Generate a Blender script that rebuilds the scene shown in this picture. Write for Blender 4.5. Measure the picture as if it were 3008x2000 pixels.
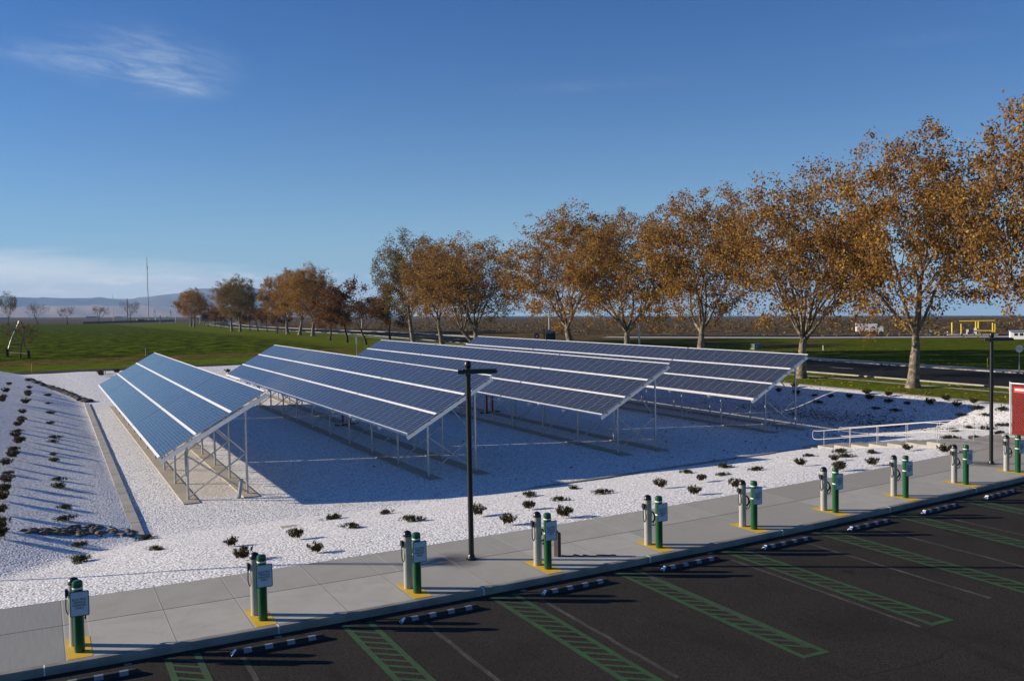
import bpy, math, random
import numpy as np
from mathutils import Vector, Matrix, Euler

for o in list(bpy.data.objects): bpy.data.objects.remove(o)
C = bpy.context.scene.collection
R = math.radians
random.seed(7)

# ------------------------------------------------------------------ camera
F, PITCH, ROLL, YAW, H = 2720.74, 0.040, 0.0174, 0.473, 6.338
W0, H0 = 3008, 2000
cam_d = bpy.data.cameras.new('camera'); cam = bpy.data.objects.new('camera', cam_d); C.objects.link(cam)
fwd = Vector((math.sin(YAW)*math.cos(PITCH), math.cos(YAW)*math.cos(PITCH), -math.sin(PITCH)))
rt0 = Vector((math.cos(YAW), -math.sin(YAW), 0)); up0 = rt0.cross(fwd)
cr, sr = math.cos(ROLL), math.sin(ROLL)
rt = rt0*cr - up0*sr; upv = rt0*sr + up0*cr
cam.matrix_world = Matrix(((rt.x, upv.x, -fwd.x, 0), (rt.y, upv.y, -fwd.y, 0), (rt.z, upv.z, -fwd.z, H), (0, 0, 0, 1)))
cam_d.sensor_fit = 'HORIZONTAL'; cam_d.sensor_width = 36; cam_d.lens = F/W0*36
cam_d.clip_start = .1; cam_d.clip_end = 60000
bpy.context.scene.camera = cam

def ray(px, py):
    u = (px-1504)/F; w = (1000-py)/F
    d = fwd + rt*u + upv*w
    return d

# ------------------------------------------------------------------ sun, sky, exposure
SUN_AZ = R(148.5)      # direction towards the sun, from +x towards +y
SUN_EL = R(17.4)
SUN_STRENGTH, SKY_STRENGTH, EXPOSURE = 5.0, 0.064, 0.64
sd = bpy.data.lights.new('sun', 'SUN'); sun = bpy.data.objects.new('sun', sd); C.objects.link(sun)
sd.energy = SUN_STRENGTH; sd.angle = R(.5); sd.color = (1, .87, .71)
sdir = Vector((math.cos(SUN_EL)*math.cos(SUN_AZ), math.cos(SUN_EL)*math.sin(SUN_AZ), math.sin(SUN_EL)))
sun.rotation_euler = sdir.to_track_quat('Z', 'Y').to_euler(); sun.location = (-60, 40, 60)

class NT:
    """small helper for node trees"""
    def __init__(s, tree): s.t = tree; s.n = tree.nodes; s.l = tree.links
    def new(s, typ, **k):
        n = s.n.new(typ)
        for a, b in k.items(): setattr(n, a, b)
        return n
    def put(s, sock, v):
        if isinstance(v, bpy.types.NodeSocket): s.l.new(v, sock)
        elif v is not None: sock.default_value = v
    def math(s, op, a, b=None, c=None, clamp=False):
        n = s.new('ShaderNodeMath', operation=op); n.use_clamp = clamp
        s.put(n.inputs[0], a); s.put(n.inputs[1], b); s.put(n.inputs[2], c); return n.outputs[0]
    def dot(s, a, b):
        n = s.new('ShaderNodeVectorMath', operation='DOT_PRODUCT'); s.put(n.inputs[0], a); s.put(n.inputs[1], b); return n.outputs['Value']
    def sep(s, a):
        n = s.new('ShaderNodeSeparateXYZ'); s.put(n.inputs[0], a); return n.outputs
    def comb(s, x, y, z=0.):
        n = s.new('ShaderNodeCombineXYZ'); s.put(n.inputs[0], x); s.put(n.inputs[1], y); s.put(n.inputs[2], z); return n.outputs[0]
    def noise(s, vec, scale, detail=3, rough=.55, dist=0.):
        n = s.new('ShaderNodeTexNoise'); s.put(n.inputs['Vector'], vec); n.inputs['Scale'].default_value = scale
        n.inputs['Detail'].default_value = detail; n.inputs['Roughness'].default_value = rough; n.inputs['Distortion'].default_value = dist
        return n.outputs['Fac']
    def vor(s, vec, scale, feature='F1', out='Distance'):
        n = s.new('ShaderNodeTexVoronoi', feature=feature); s.put(n.inputs['Vector'], vec); n.inputs['Scale'].default_value = scale; return n.outputs[out]
    def ramp(s, f, lo, hi):
        n = s.new('ShaderNodeMapRange'); n.interpolation_type = 'SMOOTHSTEP'; s.put(n.inputs[0], f)
        s.put(n.inputs[1], lo); s.put(n.inputs[2], hi); return n.outputs[0]
    def mix(s, f, a, b):
        n = s.new('ShaderNodeMix', data_type='RGBA'); s.put(n.inputs[0], f)
        for i, v in ((6, a), (7, b)):
            if isinstance(v, (tuple, list)): v = (*v, 1) if len(v) == 3 else v
            s.put(n.inputs[i], v)
        return n.outputs[2]
    def band(s, v, a, b, e):       # 1 inside [a, b], soft edges e
        return s.math('MULTIPLY', s.ramp(v, a-e, a+e), s.math('SUBTRACT', 1., s.ramp(v, b-e, b+e)))

world = bpy.data.worlds.new('World'); bpy.context.scene.world = world; world.use_nodes = True
w = NT(world.node_tree); w.n.clear()
sky = w.new('ShaderNodeTexSky', sky_type='NISHITA'); sky.sun_disc = False
sky.sun_elevation = SUN_EL; sky.sun_rotation = R(90)-SUN_AZ
sky.altitude = 0; sky.air_density = 1.0; sky.dust_density = .5; sky.ozone_density = 14
gv = w.new('ShaderNodeTexCoord').outputs['Generated']
def cloud_frame(px, py):
    d = ray(px, py).normalized(); a = math.atan2(d.x, d.y)
    N = Vector((math.sin(a), math.cos(a), 0)); E = Vector((math.cos(a), -math.sin(a), 0))
    def uv(x, y):
        q = ray(x, y); return q.dot(E)/q.dot(N), q.z/q.dot(N)
    nn = w.math('MAXIMUM', w.dot(gv, tuple(N)), .05)
    u = w.math('DIVIDE', w.dot(gv, tuple(E)), nn); v = w.math('DIVIDE', w.sep(gv)[2], nn)
    front = w.ramp(w.dot(gv, tuple(N)), .2, .4)
    return u, v, uv, front
def blob(u, v, uv, c, rx, ry, ang=0., soft=.6):
    cu, cv = uv(*c); ca, sa = math.cos(ang), math.sin(ang)
    du = w.math('SUBTRACT', u, cu); dv = w.math('SUBTRACT', v, cv)
    a = w.math('DIVIDE', w.math('ADD', w.math('MULTIPLY', du, ca), w.math('MULTIPLY', dv, sa)), rx/F)
    b = w.math('DIVIDE', w.math('SUBTRACT', w.math('MULTIPLY', dv, ca), w.math('MULTIPLY', du, sa)), ry/F)
    r = w.math('SQRT', w.math('ADD', w.math('MULTIPLY', a, a), w.math('MULTIPLY', b, b)))
    return w.math('SUBTRACT', 1., w.ramp(r, 1-soft, 1+soft*.4))
tn = w.new('ShaderNodeMix', data_type='RGBA'); tn.blend_type = 'MULTIPLY'; tn.inputs[0].default_value = 1.
w.put(tn.inputs[6], sky.outputs[0]); tn.inputs[7].default_value = (.74, .94, 1.10, 1); skyc = tn.outputs[2]
# a thin bright veil thickens towards the horizon
zz = w.math('MAXIMUM', w.sep(gv)[2], 0.)
skyc = w.mix(w.math('MULTIPLY', w.math('POWER', 2.71828, w.math('MULTIPLY', zz, -10.5)), .88), skyc, (5.0, 7.9, 9.0, 1))
u, v, uv, fr = cloud_frame(400, 190)
wu = w.math('ADD', w.math('MULTIPLY', u, 6.), w.math('MULTIPLY', v, 3.)); wv = w.math('ADD', w.math('MULTIPLY', v, 26.), w.math('MULTIPLY', u, 3.2))
wisp = w.noise(w.comb(wu, wv), 2.6, 8, .66, .5)
wisp = w.ramp(wisp, .34, .74)
m = w.math('ADD', w.math('MULTIPLY', blob(u, v, uv, (430, 180), 230, 92, -.06, .95), .62), w.math('MULTIPLY', blob(u, v, uv, (490, 245), 150, 26, -.14, .9), .55))
m = w.math('ADD', m, w.math('MULTIPLY', blob(u, v, uv, (140, 165), 170, 42, -.1, .95), .30))
m = w.math('ADD', m, w.math('MULTIPLY', blob(u, v, uv, (1750, 250), 420, 24, .12, .95), .10))
m = w.math('ADD', m, w.math('MULTIPLY', blob(u, v, uv, (2750, 110), 420, 26, .16, .95), .07))
cir = w.math('MULTIPLY', w.math('MULTIPLY', m, w.math('ADD', w.math('MULTIPLY', wisp, .75), .10)), .62, clamp=True)
cir = w.math('MULTIPLY', cir, fr)
# low bank of cloud above the hills
u2, v2, uv2, fr2 = cloud_frame(500, 880)
lo = w.noise(w.comb(w.math('MULTIPLY', u2, 5.), w.math('MULTIPLY', v2, 40.)), 1.6, 6, .58, .4)
puff = w.noise(w.comb(w.math('MULTIPLY', u2, 22.), w.math('MULTIPLY', v2, 90.)), 1.0, 6, .6, .2)
edge = w.math('SUBTRACT', w.math('ADD', .058, w.math('MULTIPLY', lo, .03)), w.math('MULTIPLY', w.math('MAXIMUM', w.math('ADD', u2, .33), 0.), .09))
bank = w.math('SUBTRACT', 1., w.ramp(w.math('SUBTRACT', v2, edge), -.020, .012))
bank = w.math('MULTIPLY', bank, w.math('ADD', .62, w.math('MULTIPLY', lo, .4)))
pm = w.math('MULTIPLY', w.ramp(puff, .48, .62), w.band(v2, .016, .034, .006))
pm = w.math('MULTIPLY', pm, w.math('SUBTRACT', 1., w.ramp(u2, .05, .35)))
bank = w.math('MULTIPLY', w.math('ADD', bank, w.math('MULTIPLY', pm, .0)), fr2, clamp=True)
bank = w.math('MULTIPLY', bank, w.math('SUBTRACT', 1., w.ramp(u2, .02, .5)))
CW = (9.0, 9.6, 10.6, 1)
skyc = w.mix(w.math('MULTIPLY', bank, .95), skyc, (9.3, 9.6, 9.7, 1))
skyc = w.mix(w.math('MULTIPLY', w.math('MULTIPLY', pm, fr2), .6), skyc, (11., 11., 11., 1))
skyc = w.mix(cir, skyc, (7.6, 8.6, 9.4, 1))
bg = w.new('ShaderNodeBackground'); w.put(bg.inputs[0], skyc); bg.inputs[1].default_value = SKY_STRENGTH
wo = w.new('ShaderNodeOutputWorld'); w.l.new(bg.outputs[0], wo.inputs[0])

sc = bpy.context.scene
sc.render.engine = 'CYCLES'
sc.view_settings.view_transform = 'Standard'; sc.view_settings.look = 'None'
sc.view_settings.exposure = EXPOSURE; sc.view_settings.gamma = 1; sc.view_settings.use_curve_mapping = False
sc.cycles.max_bounces = 6; sc.cycles.volume_bounces = 0; sc.cycles.transparent_max_bounces = 8

# ------------------------------------------------------------------ terrain height functions
CURV = .0022652
D = 3.38484                      # stall spacing
KE, GRN, WHT, MJ, BE = 18.3195, 18.872, 19.281, 20.632, 22.4625
def cy(x): return CURV*x*x       # the kerb bends gently
LOT = -.15
def clampf(a, lo=0., hi=1.): return max(lo, min(hi, a))
def smooth(a): a = clampf(a); return a*a*(3-2*a)
def pit(x, y):
    t = (y - BE - cy(x))/(11.0 - .2*cy(x))
    zn = -1.4*clampf(t)**1.15 - .012
    zr = -1.4 + 1.3*smooth((x-44.6)/5.8)*1.0
    zf = -1.4 + 1.2*clampf((y-85.5)/22.)
    sl = .205 + .055*smooth((y-36)/26.) 
    zl = -1.33 + max(0., 2.7-x)*sl - max(0, -6-x)*sl*.9
    if x > 2.7: zl = -1.4
    z = max(-1.4, zr, zf)
    # left bank fades in
    z = max(z, min(zl, .45))
    return max(z, zn) if y > BE+cy(x)-.5 else zn
GX1, GY1 = 50.4, 109.0
def inside(x, y): return -24 < x < GX1 and BE+cy(x) < y < GY1
def terr(x, y):
    fw = x*math.sin(YAW)+y*math.cos(YAW); r = x*math.cos(YAW)-y*math.sin(YAW)
    d = max(0., fw-220.)
    return -.3 - (.0135 + .0165*r/max(fw, 1.))*d
def ground_z(x, y):
    if y < KE+cy(x): return LOT
    if y < BE+cy(x) and x < 37: return 0.
    if inside(x, y): return pit(x, y)
    return terr(x, y)
def at(px, py, z=None):
    """the point of the ground (or of height z) seen at this place of the picture"""
    d = ray(px, py); o = Vector((0, 0, H))
    if z is not None: return o + d*((z-H)/d.z)
    t = 5.
    while t < 9000:
        p = o + d*t
        if p.z < ground_z(p.x, p.y): break
        t *= 1.004
    lo, hi = t/1.004, t
    for _ in range(25):
        mdl = (lo+hi)/2; p = o + d*mdl
        if p.z < ground_z(p.x, p.y): hi = mdl
        else: lo = mdl
    p = o + d*hi; p.z = ground_z(p.x, p.y); return p

# ------------------------------------------------------------------ materials
def material(name, color=(.5, .5, .5), rough=.6, metal=0., fn=None, spec=None):
    m = bpy.data.materials.new(name); m.use_nodes = True
    t = NT(m.node_tree); b = t.n['Principled BSDF']
    b.inputs['Base Color'].default_value = (*color, 1); b.inputs['Roughness'].default_value = rough; b.inputs['Metallic'].default_value = metal
    if spec is not None: b.inputs['Specular IOR Level'].default_value = spec
    if fn: fn(t, b)
    return m
def bump(t, b, h, strength=.5, dist=.02):
    n = t.new('ShaderNodeBump'); n.inputs['Strength'].default_value = strength; n.inputs['Distance'].default_value = dist
    t.put(n.inputs['Height'], h); t.l.new(n.outputs[0], b.inputs['Normal'])
def pos(t): return t.new('ShaderNodeNewGeometry').outputs['Position']
def objc(t): return t.new('ShaderNodeTexCoord').outputs['Object']
def weather(amount=.12, scale=3., bmp=0.):
    def fn(t, b):
        col = tuple(b.inputs['Base Color'].default_value)
        n = t.noise(objc(t), scale, 5, .6)
        dark = tuple(c*(1-amount*2) for c in col[:3])
        t.put(b.inputs['Base Color'], t.mix(t.ramp(n, .35, .7), col, (*dark, 1)))
        if bmp: bump(t, b, n, bmp, .01)
    return fn

def gravel_fn(t, b):
    p = pos(t)
    cell = t.new('ShaderNodeTexVoronoi', feature='F1'); t.put(cell.inputs['Vector'], p); cell.inputs['Scale'].default_value = 15
    cell2 = t.new('ShaderNodeTexVoronoi', feature='F1'); t.put(cell2.inputs['Vector'], p); cell2.inputs['Scale'].default_value = 8.5
    r = t.sep(cell.outputs['Color'])
    big = t.noise(p, .35, 4, .6)
    tone = t.mix(t.ramp(r[0], .0, .8), (.62, .61, .59), (.96, .95, .92))
    gap = t.ramp(cell.outputs['Distance'], .45, .80)
    tone = t.mix(t.math('MULTIPLY', gap, .62), tone, (.18, .175, .17))
    tone = t.mix(t.math('MULTIPLY', t.ramp(big, .45, .75), .22), tone, (.58, .56, .52))
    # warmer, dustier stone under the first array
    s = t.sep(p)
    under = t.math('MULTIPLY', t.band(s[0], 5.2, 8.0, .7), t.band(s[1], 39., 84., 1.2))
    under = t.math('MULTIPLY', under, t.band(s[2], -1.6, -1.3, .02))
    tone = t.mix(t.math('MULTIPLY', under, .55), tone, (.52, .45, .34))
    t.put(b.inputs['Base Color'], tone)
    hgt = t.math('ADD', t.math('MULTIPLY', t.math('SUBTRACT', 1., cell.outputs['Distance']), .6), t.math('ADD', t.math('MULTIPLY', r[1], .55), t.math('MULTIPLY', t.math('SUBTRACT', 1., cell2.outputs['Distance']), .12)))
    bump(t, b, hgt, .95, .030)
M = {}
M['gravel'] = material('white_marble_chips', rough=.85, fn=gravel_fn, spec=.3)

def asphalt_fn(t, b):
    p = pos(t); s = t.sep(p)
    fine = t.noise(p, 55, 3, .7); mid = t.noise(p, 6, 4, .6); big = t.noise(p, .5, 5, .6, .4)
    c = t.mix(t.ramp(fine, .38, .66), (.011, .0102, .0095), (.072, .064, .054))
    c = t.mix(t.math('MULTIPLY', t.ramp(mid, .4, .75), .35), c, (.036, .031, .026))
    c = t.mix(t.math('MULTIPLY', t.ramp(big, .42, .72), .45), c, (.018, .0165, .015))
    spots = t.ramp(t.noise(p, .9, 6, .65, .5), .68, .82)
    c = t.mix(t.math('MULTIPLY', spots, .40), c, (.085, .072, .060))
    oil = t.ramp(t.noise(p, 1.1, 3, .5, .2), .70, .76); c = t.mix(t.math('MULTIPLY', oil, .6), c, (.012, .011, .010))
    tyre = t.math('MULTIPLY', t.ramp(t.noise(t.comb(t.math('MULTIPLY', s[0], 1.6), t.math('MULTIPLY', s[1], .16)), 1., 3, .6), .56, .66), t.band(s[1], 9., 17., 1.5))
    c = t.mix(t.math('MULTIPLY', tyre, .35), c, (.018, .016, .015))
    t.put(b.inputs['Base Color'], c); bump(t, b, fine, .5, .008)
M['asphalt'] = material('parking_asphalt', rough=1., fn=asphalt_fn, spec=.05)
M['road'] = material('road_asphalt', (.022, .021, .020), 1., fn=weather(.2, .6), spec=.05)
M['path'] = material('path_asphalt', (.045, .043, .042), 1., fn=weather(.12, .6), spec=.05)

def walk_fn(t, b):
    uvn = t.new('ShaderNodeUVMap'); uvn.uv_map = 'UVMap'; s = t.sep(uvn.outputs[0]); u, v = s[0], s[1]
    p = pos(t)
    mod = t.math('PINGPONG', t.math('ADD', u, -.262+100*D), D/2)
    def line(off, wdt, e=.006):
        k = t.math('FRACT', t.math('DIVIDE', t.math('ADD', u, 100*D-off+D*.5), D))
        return t.math('SUBTRACT', 1., t.ramp(t.math('ABSOLUTE', t.math('MULTIPLY', t.math('SUBTRACT', k, .5), D)), wdt-e, wdt+e))
    slab = t.math('FLOOR', t.math('DIVIDE', t.math('ADD', u, 100*D-.71), D)); row = t.math('GREATER_THAN', v, MJ)
    wn = t.new('ShaderNodeTexWhiteNoise', noise_dimensions='2D'); t.put(wn.inputs[0], t.comb(slab, row))
    c = t.mix(wn.outputs['Value'], (.32, .31, .265), (.46, .445, .385))
    c = t.mix(t.math('MULTIPLY', row, .4), c, (.29, .275, .225))
    mot = t.noise(p, 1.3, 6, .65, .6); fine = t.noise(p, 40, 2, .6)
    c = t.mix(t.math('MULTIPLY', t.ramp(mot, .35, .75), .5), c, (.29, .28, .24))
    c = t.mix(t.math('MULTIPLY', t.ramp(fine, .3, .8), .25), c, (.25, .24, .21))
    brush = t.noise(t.comb(t.math('MULTIPLY', u, 18.), t.math('MULTIPLY', v, .8)), 1.5, 3, .6)
    c = t.mix(t.math('MULTIPLY', t.ramp(brush, .45, .7), .09), c, (.46, .44, .38))
    # first slabs, at the far left, are an older grey pour
    c = t.mix(t.math('SUBTRACT', 1., t.ramp(u, .25, .262)), c, t.mix(t.ramp(brush, .2, .8), (.225, .225, .21), (.265, .265, .25)))
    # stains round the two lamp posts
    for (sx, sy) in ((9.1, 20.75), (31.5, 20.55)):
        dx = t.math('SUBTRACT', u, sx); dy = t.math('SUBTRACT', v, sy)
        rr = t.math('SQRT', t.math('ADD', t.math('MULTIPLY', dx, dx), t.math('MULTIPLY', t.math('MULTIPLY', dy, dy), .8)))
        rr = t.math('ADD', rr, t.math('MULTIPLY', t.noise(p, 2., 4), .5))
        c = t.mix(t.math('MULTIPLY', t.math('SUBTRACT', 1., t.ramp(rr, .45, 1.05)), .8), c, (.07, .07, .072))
    for off in (.262, .71, 5.53-D): c = t.mix(t.math('MULTIPLY', line(off, .016), .6), c, (.50, .47, .41))
    dark = t.math('SUBTRACT', 1., t.ramp(t.math('ABSOLUTE', t.math('SUBTRACT', v, MJ)), .010, .022))
    c = t.mix(t.math('MULTIPLY', line(5.545-D, .007, .004), .8), c, (.06, .06, .05)); c = t.mix(t.math('MULTIPLY', line(.245, .006, .004), .8), c, (.06, .06, .05))
    c = t.mix(dark, c, (.035, .035, .03))
    e2 = t.math('SUBTRACT', 1., t.ramp(t.math('ABSOLUTE', t.math('SUBTRACT', v, KE+.16)), .004, .012))
    c = t.mix(t.math('MULTIPLY', e2, .6), c, (.08, .08, .075))
    t.put(b.inputs['Base Color'], c); bump(t, b, t.math('ADD', fine, t.math('MULTIPLY', brush, .6)), .25, .006)
M['walk'] = material('brushed_concrete_walk', rough=.85, fn=walk_fn, spec=.3)
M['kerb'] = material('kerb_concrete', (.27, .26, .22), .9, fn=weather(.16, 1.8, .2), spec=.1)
M['concrete'] = material('concrete', (.36, .345, .30), .85, fn=weather(.14, 1.2, .2))
M['tan_concrete'] = material('tan_concrete', (.40, .355, .27), .85, fn=weather(.10, 1.1, .2))
M['yellow'] = material('yellow_paint', (.74, .45, .02), .6, fn=weather(.07, 9.))
def green_fn(t, b):
    p = pos(t); n = t.noise(p, 45, 3, .7); n2 = t.noise(p, 3.2, 5, .65, .4)
    f = t.ramp(t.math('ADD', t.math('MULTIPLY', n, .55), t.math('MULTIPLY', n2, .6)), .46, .68)
    t.put(b.inputs['Base Color'], t.mix(t.math('MULTIPLY', f, .8), (.010, .078, .010), (.026, .028, .018)))
M['green_line'] = material('worn_green_paint', rough=.85, fn=green_fn)
def faded_fn(t, b):
    p = pos(t); n = t.noise(p, 30, 4, .75); n2 = t.noise(p, 2., 4, .6)
    f = t.ramp(t.math('ADD', t.math('MULTIPLY', n, .7), t.math('MULTIPLY', n2, .5)), .55, .78)
    t.put(b.inputs['Base Color'], t.mix(f, (.022, .020, .017), (.095, .080, .064)))
M['faded_line'] = material('faded_old_line', rough=.9, fn=faded_fn)
M['crack'] = material('crack_dark', (.008, .008, .008), .95)
M['grey_mark'] = material('grey_mark', (.16, .17, .18), .8)

def ground_fn(t, b):
    p = pos(t); s = t.sep(p); x, y = s[0], s[1]
    fw = t.math('ADD', t.math('MULTIPLY', x, math.sin(YAW)), t.math('MULTIPLY', y, math.cos(YAW)))
    n1 = t.noise(p, .06, 5, .6, .5); n2 = t.noise(p, .45, 5, .65); n3 = t.noise(p, 3., 4, .7); n4 = t.noise(p, .012, 5, .6, .4)
    clump = t.noise(t.comb(t.math('MULTIPLY', x, .35), t.math('MULTIPLY', y, .16)), 1., 5, .7)
    # tall field grass on the left
    field = t.mix(t.ramp(clump, .38, .64), (.024, .038, .004), (.092, .120, .009))
    field = t.mix(t.math('MULTIPLY', t.ramp(n1, .52, .72), .45), field, (.095, .085, .020))
    far_f = t.ramp(y, 300., 480.)
    field = t.mix(t.math('MULTIPLY', far_f, .5), field, (.055, .080, .010))
    dry = t.mix(t.ramp(t.noise(t.comb(t.math('MULTIPLY', x, .5), t.math('MULTIPLY', y, .8)), 1., 4, .7), .4, .62), (.05, .062, .008), (.17, .115, .045))
    mown = t.mix(t.ramp(n2, .35, .7), (.072, .105, .010), (.125, .165, .015))
    mown = t.mix(t.math('MULTIPLY', t.ramp(n1, .45, .7), .4), mown, (.10, .10, .012))
    wy = t.math('ADD', y, t.math('MULTIPLY', t.math('SUBTRACT', n2, .5), 7.))
    left = t.mix(t.band(wy, 128., 141., 1.6), field, dry)
    left = t.mix(t.math('SUBTRACT', 1., t.ramp(wy, 126.5, 129.)), left, mown)
    verge = t.mix(t.ramp(t.noise(p, 9., 3, .7), .56, .66), mown, (.16, .13, .03))
    verge = t.mix(t.math('MULTIPLY', t.ramp(n1, .4, .62), .55), verge, (.095, .095, .014))
    grass = t.mix(t.ramp(t.math('ADD', x, t.math('MULTIPLY', n1, 12.)), 46., 54.), left, verge)
    # across the street: lawn, brown earth patches, then sagebrush scrub
    lawn = t.mix(t.ramp(n2, .35, .7), (.058, .078, .008), (.100, .118, .012))
    lawn = t.mix(t.math('MULTIPLY', t.math('MULTIPLY', t.ramp(n3, .60, .68), t.math('SUBTRACT', 1., t.ramp(x, 84., 98.))), .7), lawn, (.20, .14, .03))
    dirt = t.mix(t.ramp(n2, .4, .65), (.125, .085, .045), (.075, .068, .022))
    pf = t.math('MULTIPLY', t.ramp(n1, .47, .55), t.ramp(y, 84., 100.))
    lawn = t.mix(t.math('MULTIPLY', pf, .8), lawn, dirt)
    lawn = t.mix(t.ramp(t.math('ADD', y, t.math('MULTIPLY', n2, 30.)), 128., 160.), lawn, dirt)
    scrub = t.mix(t.ramp(t.noise(t.comb(t.math('MULTIPLY', x, .22), t.math('MULTIPLY', y, .22)), 1., 6, .75), .42, .60), (.050, .036, .020), (.17, .115, .062))
    scrub = t.mix(t.math('MULTIPLY', t.ramp(n4, .45, .65), .5), scrub, (.07, .06, .035))
    xs = t.math('ADD', t.math('SUBTRACT', x, t.math('MULTIPLY', t.math('MAXIMUM', t.math('SUBTRACT', 170., y), 0.), .55)), t.math('MULTIPLY', n2, 10.))
    right = t.mix(t.ramp(xs, 92., 97.), lawn, scrub)
    c = t.mix(t.ramp(t.math('SUBTRACT', x, t.math('MULTIPLY', t.math('MAXIMUM', t.math('SUBTRACT', y, 100.), 0.), .04)), 68., 70.), grass, right)
    # the far plain
    wx = t.math('ADD', fw, t.math('MULTIPLY', n4, 160.))
    plain = t.mix(t.ramp(t.noise(t.comb(t.math('MULTIPLY', x, .004), t.math('MULTIPLY', y, .010)), 1., 6, .7), .42, .58), (.075, .062, .045), (.13, .105, .080))
    plain = t.mix(t.math('MULTIPLY', t.ramp(t.noise(t.comb(t.math('MULTIPLY', x, .0016), t.math('MULTIPLY', y, .006)), 1., 5, .7), .55, .62), .8), plain, (.035, .060, .025))
    c = t.mix(t.ramp(wx, 690., 740.), c, plain)
    t.put(b.inputs['Base Color'], c)
    near = t.math('SUBTRACT', 1., t.ramp(fw, 150., 500.))
    bump(t, b, t.math('MULTIPLY', t.math('ADD', t.math('MULTIPLY', clump, 1.2), t.math('MULTIPLY', n3, .5)), near), .8, .35)
M['ground'] = material('grass_and_scrub_ground', rough=1., fn=ground_fn, spec=0.)
def hill_fn(t, b):
    p = pos(t); n = t.noise(p, .0005, 6, .6, .5); n2 = t.noise(p, .0022, 6, .65, .6)
    c = t.mix(t.ramp(n, .4, .62), (.05, .055, .045), (.20, .16, .12))
    c = t.mix(t.math('MULTIPLY', t.ramp(n2, .45, .65), .5), c, (.24, .19, .15)); t.put(b.inputs['Base Color'], c)
M['hill'] = material('dry_hills', rough=1., fn=hill_fn, spec=0.)
M['steppe'] = material('pale_steppe', (.46, .36, .29), 1., fn=weather(.12, .0006), spec=0.)

# solar glass: cells drawn from the panel's own uv (6 x 12 cells)
def pv_fn(t, b):
    uvn = t.new('ShaderNodeUVMap'); uvn.uv_map = 'UVMap'; s = t.sep(uvn.outputs[0])
    u, v = s[0], s[1]                        # u across (6 cells), v up the slope (12 cells)
    cu = t.math('FRACT', t.math('MULTIPLY', u, 6.)); cv = t.math('FRACT', t.math('MULTIPLY', v, 12.))
    au = t.math('ABSOLUTE', t.math('SUBTRACT', cu, .5)); av = t.math('ABSOLUTE', t.math('SUBTRACT', cv, .5))
    ln = t.math('MAXIMUM', t.ramp(au, .452, .470), t.ramp(av, .452, .470))
    dia = t.ramp(t.math('ADD', au, av), .865, .885)
    mask = t.math('MAXIMUM', t.math('MULTIPLY', ln, .60), t.math('MULTIPLY', dia, .9))
    oi = t.new('ShaderNodeObjectInfo').outputs['Random']
    cell = t.mix(oi, (.004, .005, .013), (.007, .009, .019))
    t.put(b.inputs['Base Color'], t.mix(mask, cell, (.30, .35, .44)))
    b.inputs['Roughness'].default_value = .06; b.inputs['IOR'].default_value = 1.5
    b.inputs['Coat Weight'].default_value = .0
M['pv'] = material('solar_cells_under_glass', fn=pv_fn)
M['alu'] = material('white_aluminium', (.80, .80, .79), .42, .15, fn=weather(.04, 2.))
M['frame'] = material('panel_frame', (.40, .40, .41), .4, .3)
M['galv'] = material('galvanised_steel', (.50, .51, .51), .42, .75, fn=weather(.1, 6.))
M['galv_light'] = material('brushed_aluminium_rail', (.78, .78, .77), .38, .5, fn=weather(.05, 5.))
M['rail'] = material('painted_rail', (.40, .40, .40), .55, .3)
M['silver'] = material('silver_extrusion', (.36, .355, .315), .5, .15, fn=weather(.05, 5.))
M['black'] = material('black_plastic', (.008, .008, .011), .35)
M['black_metal'] = material('black_painted_metal', (.006, .006, .007), .38)
M['rubber'] = material('black_rubber', (.009, .009, .011), .75)
M['green'] = material('green_plastic_sleeve', (.007, .080, .022), .28, fn=weather(.05, 5.))
M['white'] = material('white_band', (.75, .75, .73), .5)
M['sign_white'] = material('sign_sheeting', (.62, .63, .66), .55)
M['sign_green'] = material('sign_border_green', (.01, .09, .045), .5)
M['reflect'] = material('white_reflector', (.19, .20, .24), .6)
M['tip'] = material('bright_end_cap', (.72, .78, .82), .5)
M['rock'] = material('river_cobble', (.15, .12, .09), .85, fn=weather(.2, 5., .3))
M['rock_dark'] = material('dark_cobble', (.075, .065, .055), .85, fn=weather(.2, 5., .3))  # darker version of the river cobble, used for the far swale
M['box'] = material('dark_brown_steel', (.035, .022, .022), .6, fn=weather(.1, 8.))
M['chain'] = material('dark_chain', (.03, .03, .03), .5, .6)
M['red'] = material('red_slats', (.17, .014, .010), .7, fn=weather(.10, 4.), spec=.1)
M['red_paint'] = material('red_paint', (.40, .015, .012), .5)
M['orange'] = material('orange_paint', (.85, .20, .02), .55)
M['pylon_orange'] = material('orange_brown_pillar', (.62, .22, .03), .6, fn=weather(.1, 3.))
M['dark_green'] = material('dark_green_board', (.012, .035, .012), .5)
M['cabinet'] = material('green_cabinet', (.10, .16, .11), .5, fn=weather(.06, 3.))
M['gas_yellow'] = material('yellow_pipe', (.70, .50, .02), .5)
M['white_paint'] = material('white_paint', (.82, .82, .82), .5)
M['grey_paint'] = material('grey_paint', (.28, .30, .32), .5)
M['dark_glass'] = material('dark_window', (.02, .02, .03), .15)
M['wood'] = material('weathered_pole', (.08, .06, .045), .9)
M['tyre'] = material('tyre', (.015, .015, .015), .9)

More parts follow.
